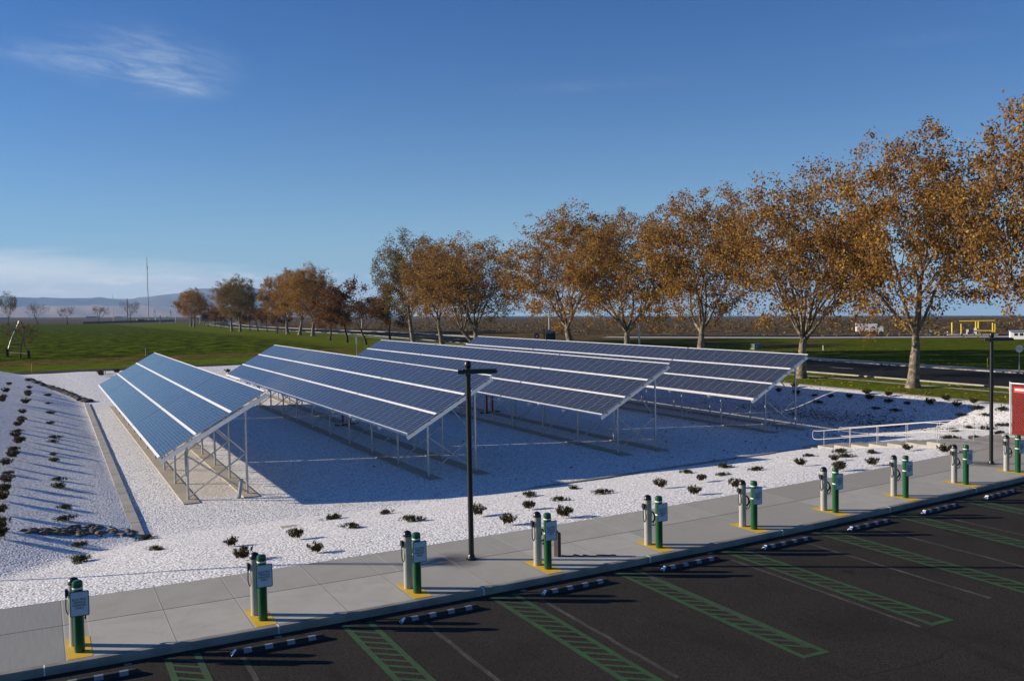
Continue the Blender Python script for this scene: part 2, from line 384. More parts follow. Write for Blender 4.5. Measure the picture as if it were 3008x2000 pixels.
def leaf_fn(cols):
    def fn(t, b):
        a = t.new('ShaderNodeAttribute'); a.attribute_name = 'leafvar'; r = t.sep(a.outputs['Vector'])
        oi = t.new('ShaderNodeObjectInfo').outputs['Random']
        c = t.mix(t.ramp(r[0], .0, .55), cols[0], cols[1]); c = t.mix(t.ramp(r[0], .62, .92), c, cols[2])
        c = t.mix(t.math('MULTIPLY', t.ramp(r[1], .55, .9), .7), c, cols[3])
        c = t.mix(t.math('MULTIPLY', oi, .22), c, cols[0])
        t.put(b.inputs['Base Color'], c); b.inputs['Roughness'].default_value = .75; b.inputs['Specular IOR Level'].default_value = .2
        tr = t.new('ShaderNodeBsdfTranslucent'); t.put(tr.inputs[0], c)
        mx = t.new('ShaderNodeMixShader'); mx.inputs[0].default_value = .38
        t.l.new(b.outputs[0], mx.inputs[1]); t.l.new(tr.outputs[0], mx.inputs[2])
        t.l.new(mx.outputs[0], t.n['Material Output'].inputs[0])
    return fn
M['leaf_brown'] = material('sycamore_leaves_brown', fn=leaf_fn([(.11, .058, .024), (.30, .150, .034), (.62, .39, .055), (.22, .13, .045)]))
M['leaf_olive'] = material('sycamore_leaves_olive', fn=leaf_fn([(.070, .050, .018), (.16, .115, .03), (.30, .24, .06), (.19, .085, .024)]))
M['leaf_rust'] = material('rust_leaves', fn=leaf_fn([(.060, .030, .014), (.17, .070, .016), (.27, .12, .02), (.10, .06, .025)]))
def bark_fn(t, b):
    p = objc(t); n = t.noise(p, 2.6, 5, .65, .5); n2 = t.noise(p, 9, 4, .7)
    c = t.mix(t.ramp(n, .42, .62), (.10, .078, .05), (.28, .23, .16)); c = t.mix(t.math('MULTIPLY', t.ramp(n2, .5, .7), .5), c, (.07, .055, .038))
    t.put(b.inputs['Base Color'], c); bump(t, b, n2, .6, .03)
M['bark'] = material('sycamore_bark', rough=.9, fn=bark_fn)
M['bark_dark'] = material('dark_bark', (.045, .036, .028), .95, fn=weather(.15, 5., .4))
M['shrub'] = material('juniper_shrub', rough=.9, fn=leaf_fn([(.022, .020, .008), (.050, .040, .014), (.095, .068, .026), (.055, .026, .016)]))
M['shrub_green'] = material('creeping_shrub', rough=.9, fn=leaf_fn([(.020, .024, .010), (.044, .050, .016), (.080, .070, .030), (.050, .035, .015)]))
M['sage'] = material('sagebrush_leaves', rough=.9, fn=leaf_fn([(.07, .055, .032), (.15, .11, .062), (.22, .17, .10), (.10, .09, .05)]))
M['dead_leaf'] = material('fallen_leaves', (.14, .055, .022), .9, fn=weather(.2, 2.))
M['fallen_yellow'] = material('fallen_yellow_leaves', (.34, .20, .035), .9)

# ------------------------------------------------------------------ mesh helpers
class MB:
    def __init__(s): s.v = []; s.f = []; s.uv = None
    def box(s, c, d, rot=None):
        x, y, z = d[0]/2, d[1]/2, d[2]/2; b = len(s.v)
        for q in ((-x,-y,-z),(x,-y,-z),(x,y,-z),(-x,y,-z),(-x,-y,z),(x,-y,z),(x,y,z),(-x,y,z)):
            q = Vector(q)
            if rot is not None: q = rot @ q
            s.v.append(tuple(Vector(c)+q))
        for f in ((0,3,2,1),(4,5,6,7),(0,1,5,4),(1,2,6,5),(2,3,7,6),(3,0,4,7)): s.f.append(tuple(b+i for i in f))
        return s
    def tube(s, pts, rad, n=8, cap=True):
        pts = [Vector(p) for p in pts]; rad = rad if isinstance(rad, (list, tuple)) else [rad]*len(pts)
        b = len(s.v); prev = None
        for i, p in enumerate(pts):
            d = (pts[min(i+1, len(pts)-1)]-pts[max(i-1, 0)])
            d = d.normalized() if d.length > 1e-9 else Vector((0, 0, 1))
            if prev is None: a = d.cross(Vector((1, 0, 0)) if abs(d.x) < .7 else Vector((0, 1, 0))).normalized()
            else: a = (prev - d*prev.dot(d)).normalized()
            prev = a; c = d.cross(a)
            for k in range(n):
                t = 2*math.pi*k/n; s.v.append(tuple(p+(a*math.cos(t)+c*math.sin(t))*rad[i]))
        for i in range(len(pts)-1):
            for k in range(n): s.f.append((b+i*n+k, b+i*n+(k+1) % n, b+(i+1)*n+(k+1) % n, b+(i+1)*n+k))
        if cap:
            s.f.append(tuple(b+k for k in range(n))[::-1]); s.f.append(tuple(b+(len(pts)-1)*n+k for k in range(n)))
        return s
    def lathe(s, prof, n=20, c=(0, 0, 0), sx=1., sy=1.):
        b = len(s.v)
        for r, z in prof:
            for k in range(n):
                t = 2*math.pi*k/n; s.v.append((c[0]+r*sx*math.cos(t), c[1]+r*sy*math.sin(t), c[2]+z))
        for i in range(len(prof)-1):
            for k in range(n): s.f.append((b+i*n+k, b+i*n+(k+1) % n, b+(i+1)*n+(k+1) % n, b+(i+1)*n+k))
        s.f.append(tuple(b+k for k in range(n))[::-1]); s.f.append(tuple(b+(len(prof)-1)*n+k for k in range(n)))
        return s
    def poly(s, pts):
        b = len(s.v); s.v += [tuple(p) for p in pts]; s.f.append(tuple(range(b, b+len(pts)))); return s
    def mesh(s, name, mat, smooth_=False):
        me = bpy.data.meshes.new(name); me.from_pydata(s.v, [], s.f); me.materials.append(mat)
        if smooth_:
            me.polygons.foreach_set('use_smooth', [True]*len(me.polygons))
        me.update(); return me
def smooth_by_angle(me, ang=35):
    me.polygons.foreach_set('use_smooth', [True]*len(me.polygons))
    try: me.set_sharp_from_angle(angle=R(ang))
    except Exception: pass
def link(name, me, parent=None, loc=None, rot=None):
    o = bpy.data.objects.new(name, me); C.objects.link(o)
    if parent is not None: o.parent = parent
    if loc is not None: o.location = loc
    if rot is not None: o.rotation_euler = rot
    return o
def part(name, mb, mat, parent=None, smooth_=False):
    me = mb.mesh(name, mat)
    if smooth_: smooth_by_angle(me)
    return link(name, me, parent)
def tag(o, label=None, cat=None, group=None, kind=None):
    if label: o['label'] = label
    if cat: o['category'] = cat
    if group: o['group'] = group
    if kind: o['kind'] = kind
    return o
def thing(name, label, cat, loc=(0, 0, 0), rz=0., group=None):
    o = bpy.data.objects.new(name, None); C.objects.link(o); o.location = loc; o.rotation_euler = (0, 0, rz)
    o.empty_display_size = .3; return tag(o, label, cat, group)
def dup(root, loc, rz, label, group=None):
    r = root.copy(); C.objects.link(r); r.location = loc; r.rotation_euler = (0, 0, rz); r['label'] = label
    if group: r['group'] = group
    def rec(src, dst):
        for ch in list(src.children):
            c = ch.copy(); C.objects.link(c); c.parent = dst; rec(ch, c)
    rec(root, r); return r
def structure(name, mb_or_me, mat=None, label=None, cat=None):
    me = mb_or_me if isinstance(mb_or_me, bpy.types.Mesh) else mb_or_me.mesh(name, mat)
    o = link(name, me); return tag(o, label, cat, kind='structure')
ORD = ['first', 'second', 'third', 'fourth', 'fifth', 'sixth', 'seventh', 'eighth', 'ninth', 'tenth', 'eleventh', 'twelfth', 'thirteenth', 'fourteenth',
       'fifteenth', 'sixteenth', 'seventeenth', 'eighteenth', 'nineteenth', 'twentieth']
def nth(i):
    return ORD[i] if i < 20 else ('twenty-' + ORD[i-20] if i < 29 else ('thirtieth' if i == 29 else 'thirty-' + ORD[i-30]))

def grid(xs, ys, zf, name, mat, keep=None):
    nx, ny = len(xs), len(ys)
    co = [(x, y, zf(x, y)) for y in ys for x in xs]
    fs = []
    for j in range(ny-1):
        for i in range(nx-1):
            if keep is None or keep((xs[i]+xs[i+1])/2, (ys[j]+ys[j+1])/2): fs.append((j*nx+i, j*nx+i+1, (j+1)*nx+i+1, (j+1)*nx+i))
    me = bpy.data.meshes.new(name); me.from_pydata(co, [], fs); me.materials.append(mat)
    me.polygons.foreach_set('use_smooth', [True]*len(me.polygons)); me.update(); return me

# ------------------------------------------------------------------ ground sheet
def lin(a, b, n): return [a+(b-a)*i/n for i in range(n)]
xs = [-22000, -16000, -10000, -6000, -3000, -1500, -800, -400, -200, -100, -60] + [-24.01, -24.0, -10, 0, 15, 30, 45, 50.4, 50.42, 53, 60, 70, 85, 100, 130, 170, 220, 300, 400, 600, 900, 1400, 2200, 3500, 6000, 10000, 16000, 24000, 34000]
ys = [-300, -100, -20, 0, 12, 22, 28.3, 28.32] + [109.0, 109.02] + list(np.arange(113, 240, 8.)) + [260, 300, 360, 450, 600, 850, 1200, 1800, 2600, 4000, 6000, 9000, 13000, 19000, 26000, 34000]
def gz(x, y):
    if y <= 28.3 and x <= 50.4+1e-6: return -3.5
    if y <= 28.3 and x > 50.4: return terr(x, y)-.6 if y < 24 else terr(x, y)
    if -24.001 < x < 50.401 and y < 109.01: return -3.5
    z = terr(x, y)
    return z
ground = structure('ground', grid(xs, ys, gz, 'ground', M['ground']))
# ------------------------------------------------------------------ gravel basin
gxs = list(np.arange(-24, -8, 2.)) + list(np.arange(-8, 4, .5)) + list(np.arange(4, 44, 2.)) + list(np.arange(44, 50.3, .45)) + [GX1]
rows = []
NY = 150
for j in range(NY+1):
    rows.append([])
co = []; 
for j in range(NY+1):
    for x in gxs:
        y0 = BE+cy(x)-.03; a = j/NY
        y = y0+(GY1-y0)*(a**1.25)
        z = pit(x, max(y, y0+.001)); z += .035*math.sin(x*.9+y*.5)*math.sin(y*.43-x*.3) if y > y0+2 and z > -1.39 and x < 50 else 0
        if j == 0: z = -.02
        co.append((x, y, z))
nx = len(gxs)
fs = [(j*nx+i, j*nx+i+1, (j+1)*nx+i+1, (j+1)*nx+i) for j in range(NY) for i in range(nx-1)]
me = bpy.data.meshes.new('gravel_bed'); me.from_pydata(co, [], fs); me.materials.append(M['gravel']); me.polygons.foreach_set('use_smooth', [True]*len(me.polygons)); me.update()
gravel = structure('gravel_bed', me)

# ------------------------------------------------------------------ parking lot, kerb, walk
kx = list(np.arange(-30, 62, 1.))
def strip(name, t0, t1, z, mat, x0=-30, x1=61, uv=False, th=None):
    X = [q for q in list(np.arange(x0, x1, 1.)) if q > x0-1e-9] + [x1]
    v = []; f = []; uvs = []
    for q in X:
        v += [(q, t0+cy(q), z), (q, t1+cy(q), z)]; uvs += [(q, t0), (q, t1)]
    for i in range(len(X)-1): f.append((2*i, 2*i+2, 2*i+3, 2*i+1))
    me = bpy.data.meshes.new(name); me.from_pydata(v, [], f); me.materials.append(mat)
    if uv:
        l = me.uv_layers.new(name='UVMap')
        for lp in me.loops: l.data[lp.index].uv = uvs[lp.vertex_index]
    me.update(); return me
structure('parking_lot', strip('parking_lot', -60, KE, LOT, M['asphalt']))
v = []; f = []; uvs = []
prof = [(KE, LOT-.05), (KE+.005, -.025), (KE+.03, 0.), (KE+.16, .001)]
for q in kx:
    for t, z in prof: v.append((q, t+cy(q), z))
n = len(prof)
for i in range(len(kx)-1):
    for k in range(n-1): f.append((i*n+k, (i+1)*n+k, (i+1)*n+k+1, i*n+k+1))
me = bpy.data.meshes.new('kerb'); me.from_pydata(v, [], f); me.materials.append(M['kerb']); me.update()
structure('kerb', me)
structure('sidewalk', strip('sidewalk', KE+.16, BE, 0., M['walk'], x1=39, uv=True))
mb = MB()
for q in (-.1, 4.07, 8.65, 13.33, 17.99, 22.67, 27.3, 32.):
    y = KE+cy(q); mb.box((q, y+.08, .001), (.025, .155, .004)); mb.box((q, y-.001, -.075), (.02, .004, .14))
structure('kerb_joint', mb, M['white'])
mb = MB()
for q in (1.27, 4.02, 9.58, 15.17, 21.5): mb.box((q, KE+cy(q)-.16, LOT+.003), (.13, .09, .006))
structure('gutter_mark', mb, M['grey_mark'])
# concrete landing at the head of the steps
mb = MB(); mb.poly([(33.6, BE+cy(33.6)-.2, .006), (41, BE+cy(41)-.4, .006), (41, 27.4, .006), (38.2, 27.4, .006), (34.3, 26.6, .006), (33.2, 25.2, .006)])
structure('landing', mb, M['concrete'])

def painted(name, polys, mat, z):
    mb = MB()
    for p in polys: mb.poly([(x, y, z) for x, y in p])
    return structure(name, mb, mat)
for i in range(-1, 11):
    x0, x1 = 5.28+(i-1)*3.405, 5.93+(i-1)*3.405
    yT = KE+cy(x0)-.22; yB = 12.3; lw = .12
    P = [[(x0, yB), (x0+lw, yB), (x0+lw, yT), (x0, yT)], [(x1-lw, yB), (x1, yB), (x1, yT), (x1-lw, yT)],
         [(x0+lw, yB), (x1-lw, yB), (x1-lw, yB+lw), (x0+lw, yB+lw)]]
    y = yT-.02
    while y > yB+.75:
        P.append([(x0+lw, y-.105), (x1-lw, y-.34-.105), (x1-lw, y-.34), (x0+lw, y)]); y -= .335
    painted('green_hatching', P, M['green_line'], LOT+.005)
for i, x in enumerate((-.25, 3.2, 6.85, 9.62, 12.4+.2, 15.24, 17.98, 20.75, 23.5, 26.2)):
    P = []; yT = KE+cy(x)-.9; yB = 12.6+.25*math.sin(i*2.3); rr = random.Random(i)
    y = yB
    while y < yT:
        L = rr.uniform(.4, 1.1); o = rr.uniform(-.012, .012)
        P.append([(x-.05+o, y), (x+.05+o, y), (x+.05+o, min(y+L, yT)), (x-.05+o, min(y+L, yT))]); y += L
    painted('old_stall_line', P, M['faded_line'], LOT+.003)
pts = [(12.2, 11.25), (13.61, 11.16), (14.14, 11.13), (14.5, 11.3), (15.8, 11.39), (16.4, 11.5), (17.09, 11.47), (18.6, 11.7), (20, 11.6), (23, 11.9)]
P = []
rr = random.Random(3)
fine = []
for a, b in zip(pts, pts[1:]):
    for k in range(6): fine.append((a[0]+(b[0]-a[0])*k/6, a[1]+(b[1]-a[1])*k/6+rr.uniform(-.025, .025)))
for a, b in zip(fine, fine[1:]):
    h = rr.uniform(.004, .011); P.append([(a[0], a[1]-h), (b[0], b[1]-h), (b[0], b[1]+h), (a[0], a[1]+h)])
painted('asphalt_crack', P, M['crack'], LOT+.004)

# yellow pads with the bollards and the charging posts
for i in range(11):
    x = i*D; P = [[(x+.275, 18.515+cy(x)), (x+.70, 18.515+cy(x)+.002), (x+.70, 19.70+cy(x)), (x+.275, 19.70+cy(x))]]
    painted('yellow_pad', P, M['yellow'], .005)

# ------------------------------------------------------------------ retaining wall, grade strips, concrete edges
t = thing('garden_wall', 'long low concrete block wall between the left gravel bank and the first solar array', 'wall', (2.84, 33.75, -1.6), -.0112)
mb = MB(); rr = random.Random(1)
nb = 25
for k in range(nb): mb.box((0, 1+k*2.02, .115+rr.uniform(-.005, .005)), (.36, 2.0, .33))
part('block_course', mb, M['concrete'], t)
mb = MB()
for (x, y0, y1) in ((5.19, 38.1, 82),): pass
ARR = [(4.119, 38.93, .453, 50), (14.349, 38.361, .621, 54), (25.061, 39.185, .645, 56), (36.553, 40.989, .572, 57)]
TH = R(29.49)
for (ox, oy, oz, n) in ARR:
    for fx in (1.08, 3.43):
        mb.box((ox+fx+.02, oy+n*.405+.4, -1.39), (.62, n*.81+1.9, .06))
structure('footing_strip', mb, M['tan_concrete'])
# thin concrete edge at the foot of the near slope and along the right rim
v = []; f = []
EX = [(10.5, 33.35), (12.5, 32.6), (14.5, 32.5), (16.5, 33.1), (18.4, 33.75), (22.4, 34.1), (26.2, 34.5), (30.5, 34.9), (34.3, 35.2)]
mb = MB()
for a, b in zip(EX[3:], EX[4:]):
    d = Vector((b[0]-a[0], b[1]-a[1], 0)); L = d.length
    mb.box(((a[0]+b[0])/2, (a[1]+b[1])/2, -1.36), (L+.02, .16, .10), Matrix.Rotation(math.atan2(d.y, d.x), 3, 'Z'))
structure('concrete_edging', mb, M['concrete'])
mb = MB()
y = 24.
while y < 112: mb.box((GX1+.3, y+.75, -.16), (.62, 1.485, .14)); y += 1.5
structure('mow_strip', mb, M['concrete'])
mb = MB(); mb.box((7.3, 30.95, pit(7.3, 30.95)+.005), (.55, .35, .03)); structure('utility_cover', mb, M['tan_concrete'])
mb = MB(); mb.box((18.6, 33.2, -1.37), (.75, .45, .06)); structure('drain_grate', mb, M['grey_paint'])

# footpath beside the street, the street and its kerbs, far footpath
def ribbon(name, pts, w0, w1, mat, dz, thick=0.):
    mb = MB(); P = []
    for i, (x, y) in enumerate(pts):
        a = pts[max(i-1, 0)]; b = pts[min(i+1, len(pts)-1)]
        d = Vector((b[0]-a[0], b[1]-a[1])).normalized(); nrm = Vector((d.y, -d.x))
        P.append(((x+nrm.x*w0, y+nrm.y*w0), (x+nrm.x*w1, y+nrm.y*w1)))
    for (a0, a1), (b0, b1) in zip(P, P[1:]):
        def q(p, e=0.): return (p[0], p[1], terr(*p)+dz)
        mb.poly([q(a0), q(a1), q(b1), q(b0)])
        if thick:
            mb.poly([q(a0), q(b0), (*b0, terr(*b0)+dz-thick), (*a0, terr(*a0)+dz-thick)])
            mb.poly([q(b1), q(a1), (*a1, terr(*a1)+dz-thick), (*b1, terr(*b1)+dz-thick)])
    return structure(name, mb, mat)
def dens(pts, n=10):
    o = []
    for a, b in zip(pts, pts[1:]): o += [(a[0]+(b[0]-a[0])*k/n, a[1]+(b[1]-a[1])*k/n) for k in range(n)]
    return o+[pts[-1]]
SL = dens([(60.9, -40), (61.6, 62), (64.5, 140), (68, 240), (71, 330), (78, 450), (95, 600), (130, 760)])
ribbon('street', SL, 0, 11.5, M['road'], .02)
ribbon('street_kerb', SL, -.25, 0., M['concrete'], .10, .15)
ribbon('street_kerb', SL, 11.5, 11.85, M['concrete'], .13, .18)
M['bright_walk'] = material('pale_footpath', (.46, .44, .40), .85, fn=weather(.1, .6))
ribbon('footpath', SL, -3.6, -2.9, M['concrete'], .03)
ribbon('footpath', SL, 13.4, 14.8, M['bright_walk'], .03)
mb = MB()
for k in range(14):
    x, y = SL[min(8+k*2, len(SL)-2)]
    mb.poly([(x+5.6, y, terr(x, y)+.027), (x+5.75, y, terr(x, y)+.027), (x+5.75, y+3, terr(x, y+3)+.027), (x+5.6, y+3, terr(x, y+3)+.027)])
structure('lane_marking', mb, M['white'])
AP = dens([(-120, 113.2), (-20, 113.2), (18, 110.8), (40, 110.2), (61, 110)], 4)
ribbon('asphalt_path', AP, -3.6, 1.2, M['path'], .02)
SR = dens([(75, 62), (110, 78), (150, 92), (210, 108), (330, 130)], 6)
SR2 = dens([(100, 150), (118, 122), (140, 100), (165, 82), (200, 60)], 6)
ribbon('service_road', SR2, -3.5, 3.5, M['road'], .03)
ribbon('service_kerb', SR2, -5.6, -5.2, M['bright_walk'], .06)
ribbon('service_kerb', SR2, 3.8, 8.5, M['bright_walk'], .03)

# ------------------------------------------------------------------ steps and handrails
NS = 8; sx0, sx1 = 34.45, 36.25; sy0 = 26.6; tread = 1.06; rise = 1.32/NS
t = thing('concrete_steps', 'broad shallow concrete steps leading down into the gravel basin', 'steps', (sx0, sy0, 0))
for k in range(NS):
    mb = MB(); z1 = -rise*(k)-.01; mb.box(((sx1-sx0)/2, k*tread+tread/2, (z1-2.)/2+.0), (sx1-sx0, tread-.004, z1+2.))
    part('step', mb, M['concrete'], t)
def railing(x, y0, y1, zz0, zz1, label, hook):
    t = thing('handrail', label, 'handrail', (x, y0, 0), 0, 'silver handrails beside the steps')
    nP = 5; L = y1-y0
    mb = MB()
    def zt(y): return zz0+(zz1-zz0)*clampf((y-.5)/(L-.5))
    def rails(off, r=.022):
        a = [(0, 0, zt(0)+.92-off)]+[(0, L*k/8, zt(L*k/8)+.92-off) for k in range(1, 9)]
        return a
    top = rails(0); low = rails(.42)
    loop = low + [(0, L+.22, zz1+.50), (0, L+.30, zz1+.58), (0, L+.30, zz1+.84), (0, L+.22, zz1+.92)] + top[::-1] + [(0, -.25, zt(0)+.92), (0, -.33, zt(0)+.84), (0, -.33, zt(0)+.58), (0, -.25, zt(0)+.50), (0, 0, zt(0)+.5)]
    mb.tube(loop, .018, 8); part('rail', mb, M['rail'], t, True)
    for k in range(nP):
        y = .25+(L-.7)*k/(nP-1); mb = MB(); mb.tube([(0, y, zt(y)-.25), (0, y, zt(y)+.90)], .016, 8); part('post', mb, M['rail'], t, True)
railing(34.5, 26.9, 34.1, -.05, -1.22, 'silver tubular handrail on the near side of the steps', 0)
railing(36.2, 26.4, 34.0, 0., -1.18, 'silver tubular handrail on the far side of the steps', 1)

# ------------------------------------------------------------------ solar arrays
SP = 1.62; PW = 4.86; PC = .81
def uvquad(me, quads):
    l = me.uv_layers.new(name='UVMap')
    for pi, uvq in quads.items():
        for k, li in enumerate(me.polygons[pi].loop_indices): l.data[li].uv = uvq[k]
def panel_mesh(cells, name='solar_panel'):
    """cells: list of (x, y) lower corners; glass + frame in one mesh, glass carries the cell uv"""
    v = []; f = []; mi = []; q = {}
    px_, py_ = 1.53, .805; e = .010
    for (x, y) in cells:
        b = len(v)
        v += [(x, y, .0), (x+px_, y, 0), (x+px_, y+py_, 0), (x, y+py_, 0), (x, y, .04), (x+px_, y, .04), (x+px_, y+py_, .04), (x, y+py_, .04),
              (x+e, y+e, .04), (x+px_-e, y+e, .04), (x+px_-e, y+py_-e, .04), (x+e, y+py_-e, .04),
              (x+e, y+e, .036), (x+px_-e, y+e, .036), (x+px_-e, y+py_-e, .036), (x+e, y+py_-e, .036)]
        F_ = [(0, 3, 2, 1), (0, 1, 5, 4), (1, 2, 6, 5), (2, 3, 7, 6), (3, 0, 4, 7), (4, 5, 9, 8), (5, 6, 10, 9), (6, 7, 11, 10), (7, 4, 8, 11),
              (8, 9, 13, 12), (9, 10, 14, 13), (10, 11, 15, 14), (11, 8, 12, 15), (12, 13, 14, 15)]
        for k, ff in enumerate(F_):
            if k == 13: q[len(f)] = [(0, 0), (0, 1), (1, 1), (1, 0)]
            f.append(tuple(b+i for i in ff)); mi.append(1 if k == 13 else 0)
    me = bpy.data.meshes.new(name); me.from_pydata(v, [], f); me.materials.append(M['frame']); me.materials.append(M['pv'])
    me.polygons.foreach_set('material_index', mi); me.update(); uvquad(me, q); return me
one_panel = panel_mesh([(0, 0)])
ALAB = ['first solar array, nearest the left bank, its glass pale blue with reflected sky', 'second solar array from the left, mid blue panels behind the lamp post',
        'third solar array from the left, dark blue panels, behind the second', 'farthest solar array at the right, nearly black panels below the big sycamores']
GAPS = (14, 39)
def build_array(k, ox, oy, oz, ncol):
    root = thing('solar_array', ALAB[k], 'solar array', (ox, oy, -1.4), 0, 'tilted solar arrays in the gravel basin')
    rot = Matrix.Rotation(-TH, 4, 'Y'); base = Matrix.Translation((0, 0, oz+1.4)) @ rot
    def L(x, y, z): return base @ Vector((x, y, z))
    def yc(c): return c*PC + sum(.12 for g in GAPS if c >= g)
    total = yc(ncol)
    e = Euler((0, -TH, 0))
    cnt = 0; rest = []
    for c in range(ncol):
        for r in range(3):
            if c < 33:
                o = link('solar_panel', one_panel, root, L(r*SP+.045, yc(c), 0), e)
            else: rest.append((r*SP+.045, yc(c)))
    o = link('distant_solar_panels', panel_mesh(rest, 'distant_solar_panels'), root, L(0, 0, 0), e); o['kind'] = 'stuff'
    # white strips along the rows
    for r, (x, wd, hh) in enumerate(((-.02, .10, .10), (SP-.02, .105, .03), (2*SP-.02, .105, .03), (3*SP-.03, .05, .05))):
        mb = MB(); c = 0
        while c < ncol:
            n = min(2, ncol-c) if True else 1
            if any(c < g < c+n for g in GAPS): n = 1
            mb.box((x+wd/2-.02, (yc(c)+yc(c+n-1)+PC)/2, .055-hh/2), (wd, yc(c+n-1)+PC-yc(c)-.02, hh)); c += n
        link('cover_strip', mb.mesh('cover_strip', M['alu']), root, L(0, 0, 0), e)
    # purlins under the panels
    for x in (.35, 1.25, 1.95, 2.9, 3.55, 4.5):
        mb = MB().box((x, total/2, -.07), (.05, total, .08)); link('purlin', mb.mesh('purlin', M['galv']), root, L(0, 0, 0), e)
    # frames
    bay = 3.94; ny = int((total-.3)//bay)+1
    rafter = MB().box((PW/2+.0, 0, -.20), (PW+.05, .08, .17)).mesh('rafter', M['galv_light'])
    ct, st = math.cos(TH), math.sin(TH)
    def under(x): return (oz+1.4) + x*math.tan(TH) - .28/ct
    post_f = MB().lathe([(.09, 0), (.09, .015), (.05, .02), (.05, under(1.08)-.2), (.062, under(1.08)-.2), (.062, under(1.08)+.02)], 10).mesh('post', M['galv'])
    post_r = MB().lathe([(.09, 0), (.09, .015), (.05, .02), (.05, under(3.43)-.2), (.062, under(3.43)-.2), (.062, under(3.43)+.02)], 10).mesh('post', M['galv'])
    for m_ in (post_f, post_r): smooth_by_angle(m_)
    zj = 1.72
    bA = MB().tube([(1.12, .06, .12), (3.42, .06, zj)], .032, 6).mesh('brace', M['galv'])
    bB = MB().tube([(2.25, .06, under(2.25)+.05), (3.42, .06, zj)], .032, 6).mesh('brace', M['galv'])
    bC = MB().tube([(1.12, -.06, 1.78), (3.42, -.06, .10)], .032, 6).mesh('brace', M['galv'])
    for j in range(ny):
        y = .25+j*bay
        link('rafter', rafter, root, L(0, y, 0), e)
        link('post', post_f, root, (1.08, y, 0)); link('post', post_r, root, (3.43, y, 0))
        link('brace', bA, root, (0, y, 0)); link('brace', bB, root, (0, y, 0))
        if j % 4 == 0: link('brace', bC, root, (0, y, 0))
    # grey meter box and conduits on the end post
    if k == 0:
        mb = MB().tube([(1.0, .17, 1.0), (1.0, .17, 2.0)], .03, 8); part('conduit', mb, M['grey_paint'], root)
for k, a in enumerate(ARR): build_array(k, *a)

# small fixtures under the arrays
p = at(702, 1463, -1.4)
t = thing('leaning_stake', 'dark leaning stake at the near end of the first array', 'stake', (p.x, p.y, -1.4))
part('stake', MB().tube([(0, 0, 0), (.12, .04, .72)], .075, 10), M['grey_paint'], t); part('cap', MB().tube([(.12, .04, .721), (.125, .042, .76)], .085, 10), M['grey_paint'], t)
for i, (x, y, lab) in enumerate(((17.5, 58.6, 'red standpipe pair on a black foot under the second array'), (28.2, 59.2, 'red standpipe pair on a black foot under the third array'))):
    t = thing('standpipe', lab, 'standpipe', (x, y, -1.4), .3, 'red standpipes under the arrays')
    for dx in (0, .55):
        part('pipe', MB().tube([(dx, 0, 0), (dx, 0, 1.5)], .07, 8), M['red_paint'], t)
    part('foot', MB().box((.28, 0, .05), (1.5, .5, .1)), M['black_metal'], t)

# ------------------------------------------------------------------ bollards, charging posts, wheel stops
def text_mesh(body, size, mat, name):
    cu = bpy.data.curves.new(name, 'FONT'); cu.body = body; cu.size = size; cu.align_x = 'CENTER'; cu.align_y = 'CENTER'; cu.space_line = .95; cu.offset = size*.012; cu.extrude = .0008
    o = bpy.data.objects.new(name, cu); C.objects.link(o)
    dg = bpy.context.evaluated_depsgraph_get(); me = bpy.data.meshes.new_from_object(o.evaluated_get(dg)); me.name = name
    bpy.data.objects.remove(o); me.materials.clear(); me.materials.append(mat); return me
def rrect(wd, ht, r, y, n=5):
    P = []
    for cx, cz, a0 in ((wd/2-r, ht/2-r, 0), (-wd/2+r, ht/2-r, 90), (-wd/2+r, -ht/2+r, 180), (wd/2-r, -ht/2+r, 270)):
        for k in range(n+1): a = R(a0+90*k/n); P.append((cx+r*math.cos(a), y, cz+r*math.sin(a)))
    return P
def plate(wd, ht, r, y0, y1):
    mb = MB(); A = rrect(wd, ht, r, y0); B = rrect(wd, ht, r, y1); n = len(A)
    mb.v = A+B; mb.f = [tuple(range(n)), tuple(range(n, 2*n))[::-1]] + [(k, (k+1) % n, n+(k+1) % n, n+k)[::-1] for k in range(n)]
    return mb
def bollard0(label):
    t = thing('green_bollard', label, 'bollard', (0, 0, 0), 0, 'green sign bollards along the kerb')
    part('sleeve', MB().lathe([(.092, 0), (.092, 1.185)], 28), M['green'], t, True)
    part('white_band', MB().lathe([(.094, 1.185), (.094, 1.215)], 28), M['white'], t, True)
    part('white_band', MB().lathe([(.0945, .845), (.0945, .875)], 28), M['white'], t, True)
    part('cap', MB().lathe([(.093, 1.215), (.093, 1.29), (.086, 1.318), (.066, 1.334), (.03, 1.34), (.001, 1.341)], 28), M['green'], t, True)
    s = part('sign', plate(.33, .47, .03, -.125, -.118), M['sign_green'], t); s.location = (.02, 0, .93)
    f = part('sign_face', plate(.296, .436, .02, -.1265, -.1255), M['sign_white'], s)
    me = text_mesh('ELECTRIC\nVEHICLE\nPARKING\nONLY', .056, M['sign_green'], 'lettering')
    o = link('lettering', me, s, (0, -.1285, .0), (R(90), 0, 0))
    part('bolt', MB().tube([(0, -.135, .19), (0, -.085, .19)], .009, 8), M['galv'], s); part('bolt', MB().tube([(0, -.135, -.19), (0, -.085, -.19)], .009, 8), M['galv'], s)
    return t
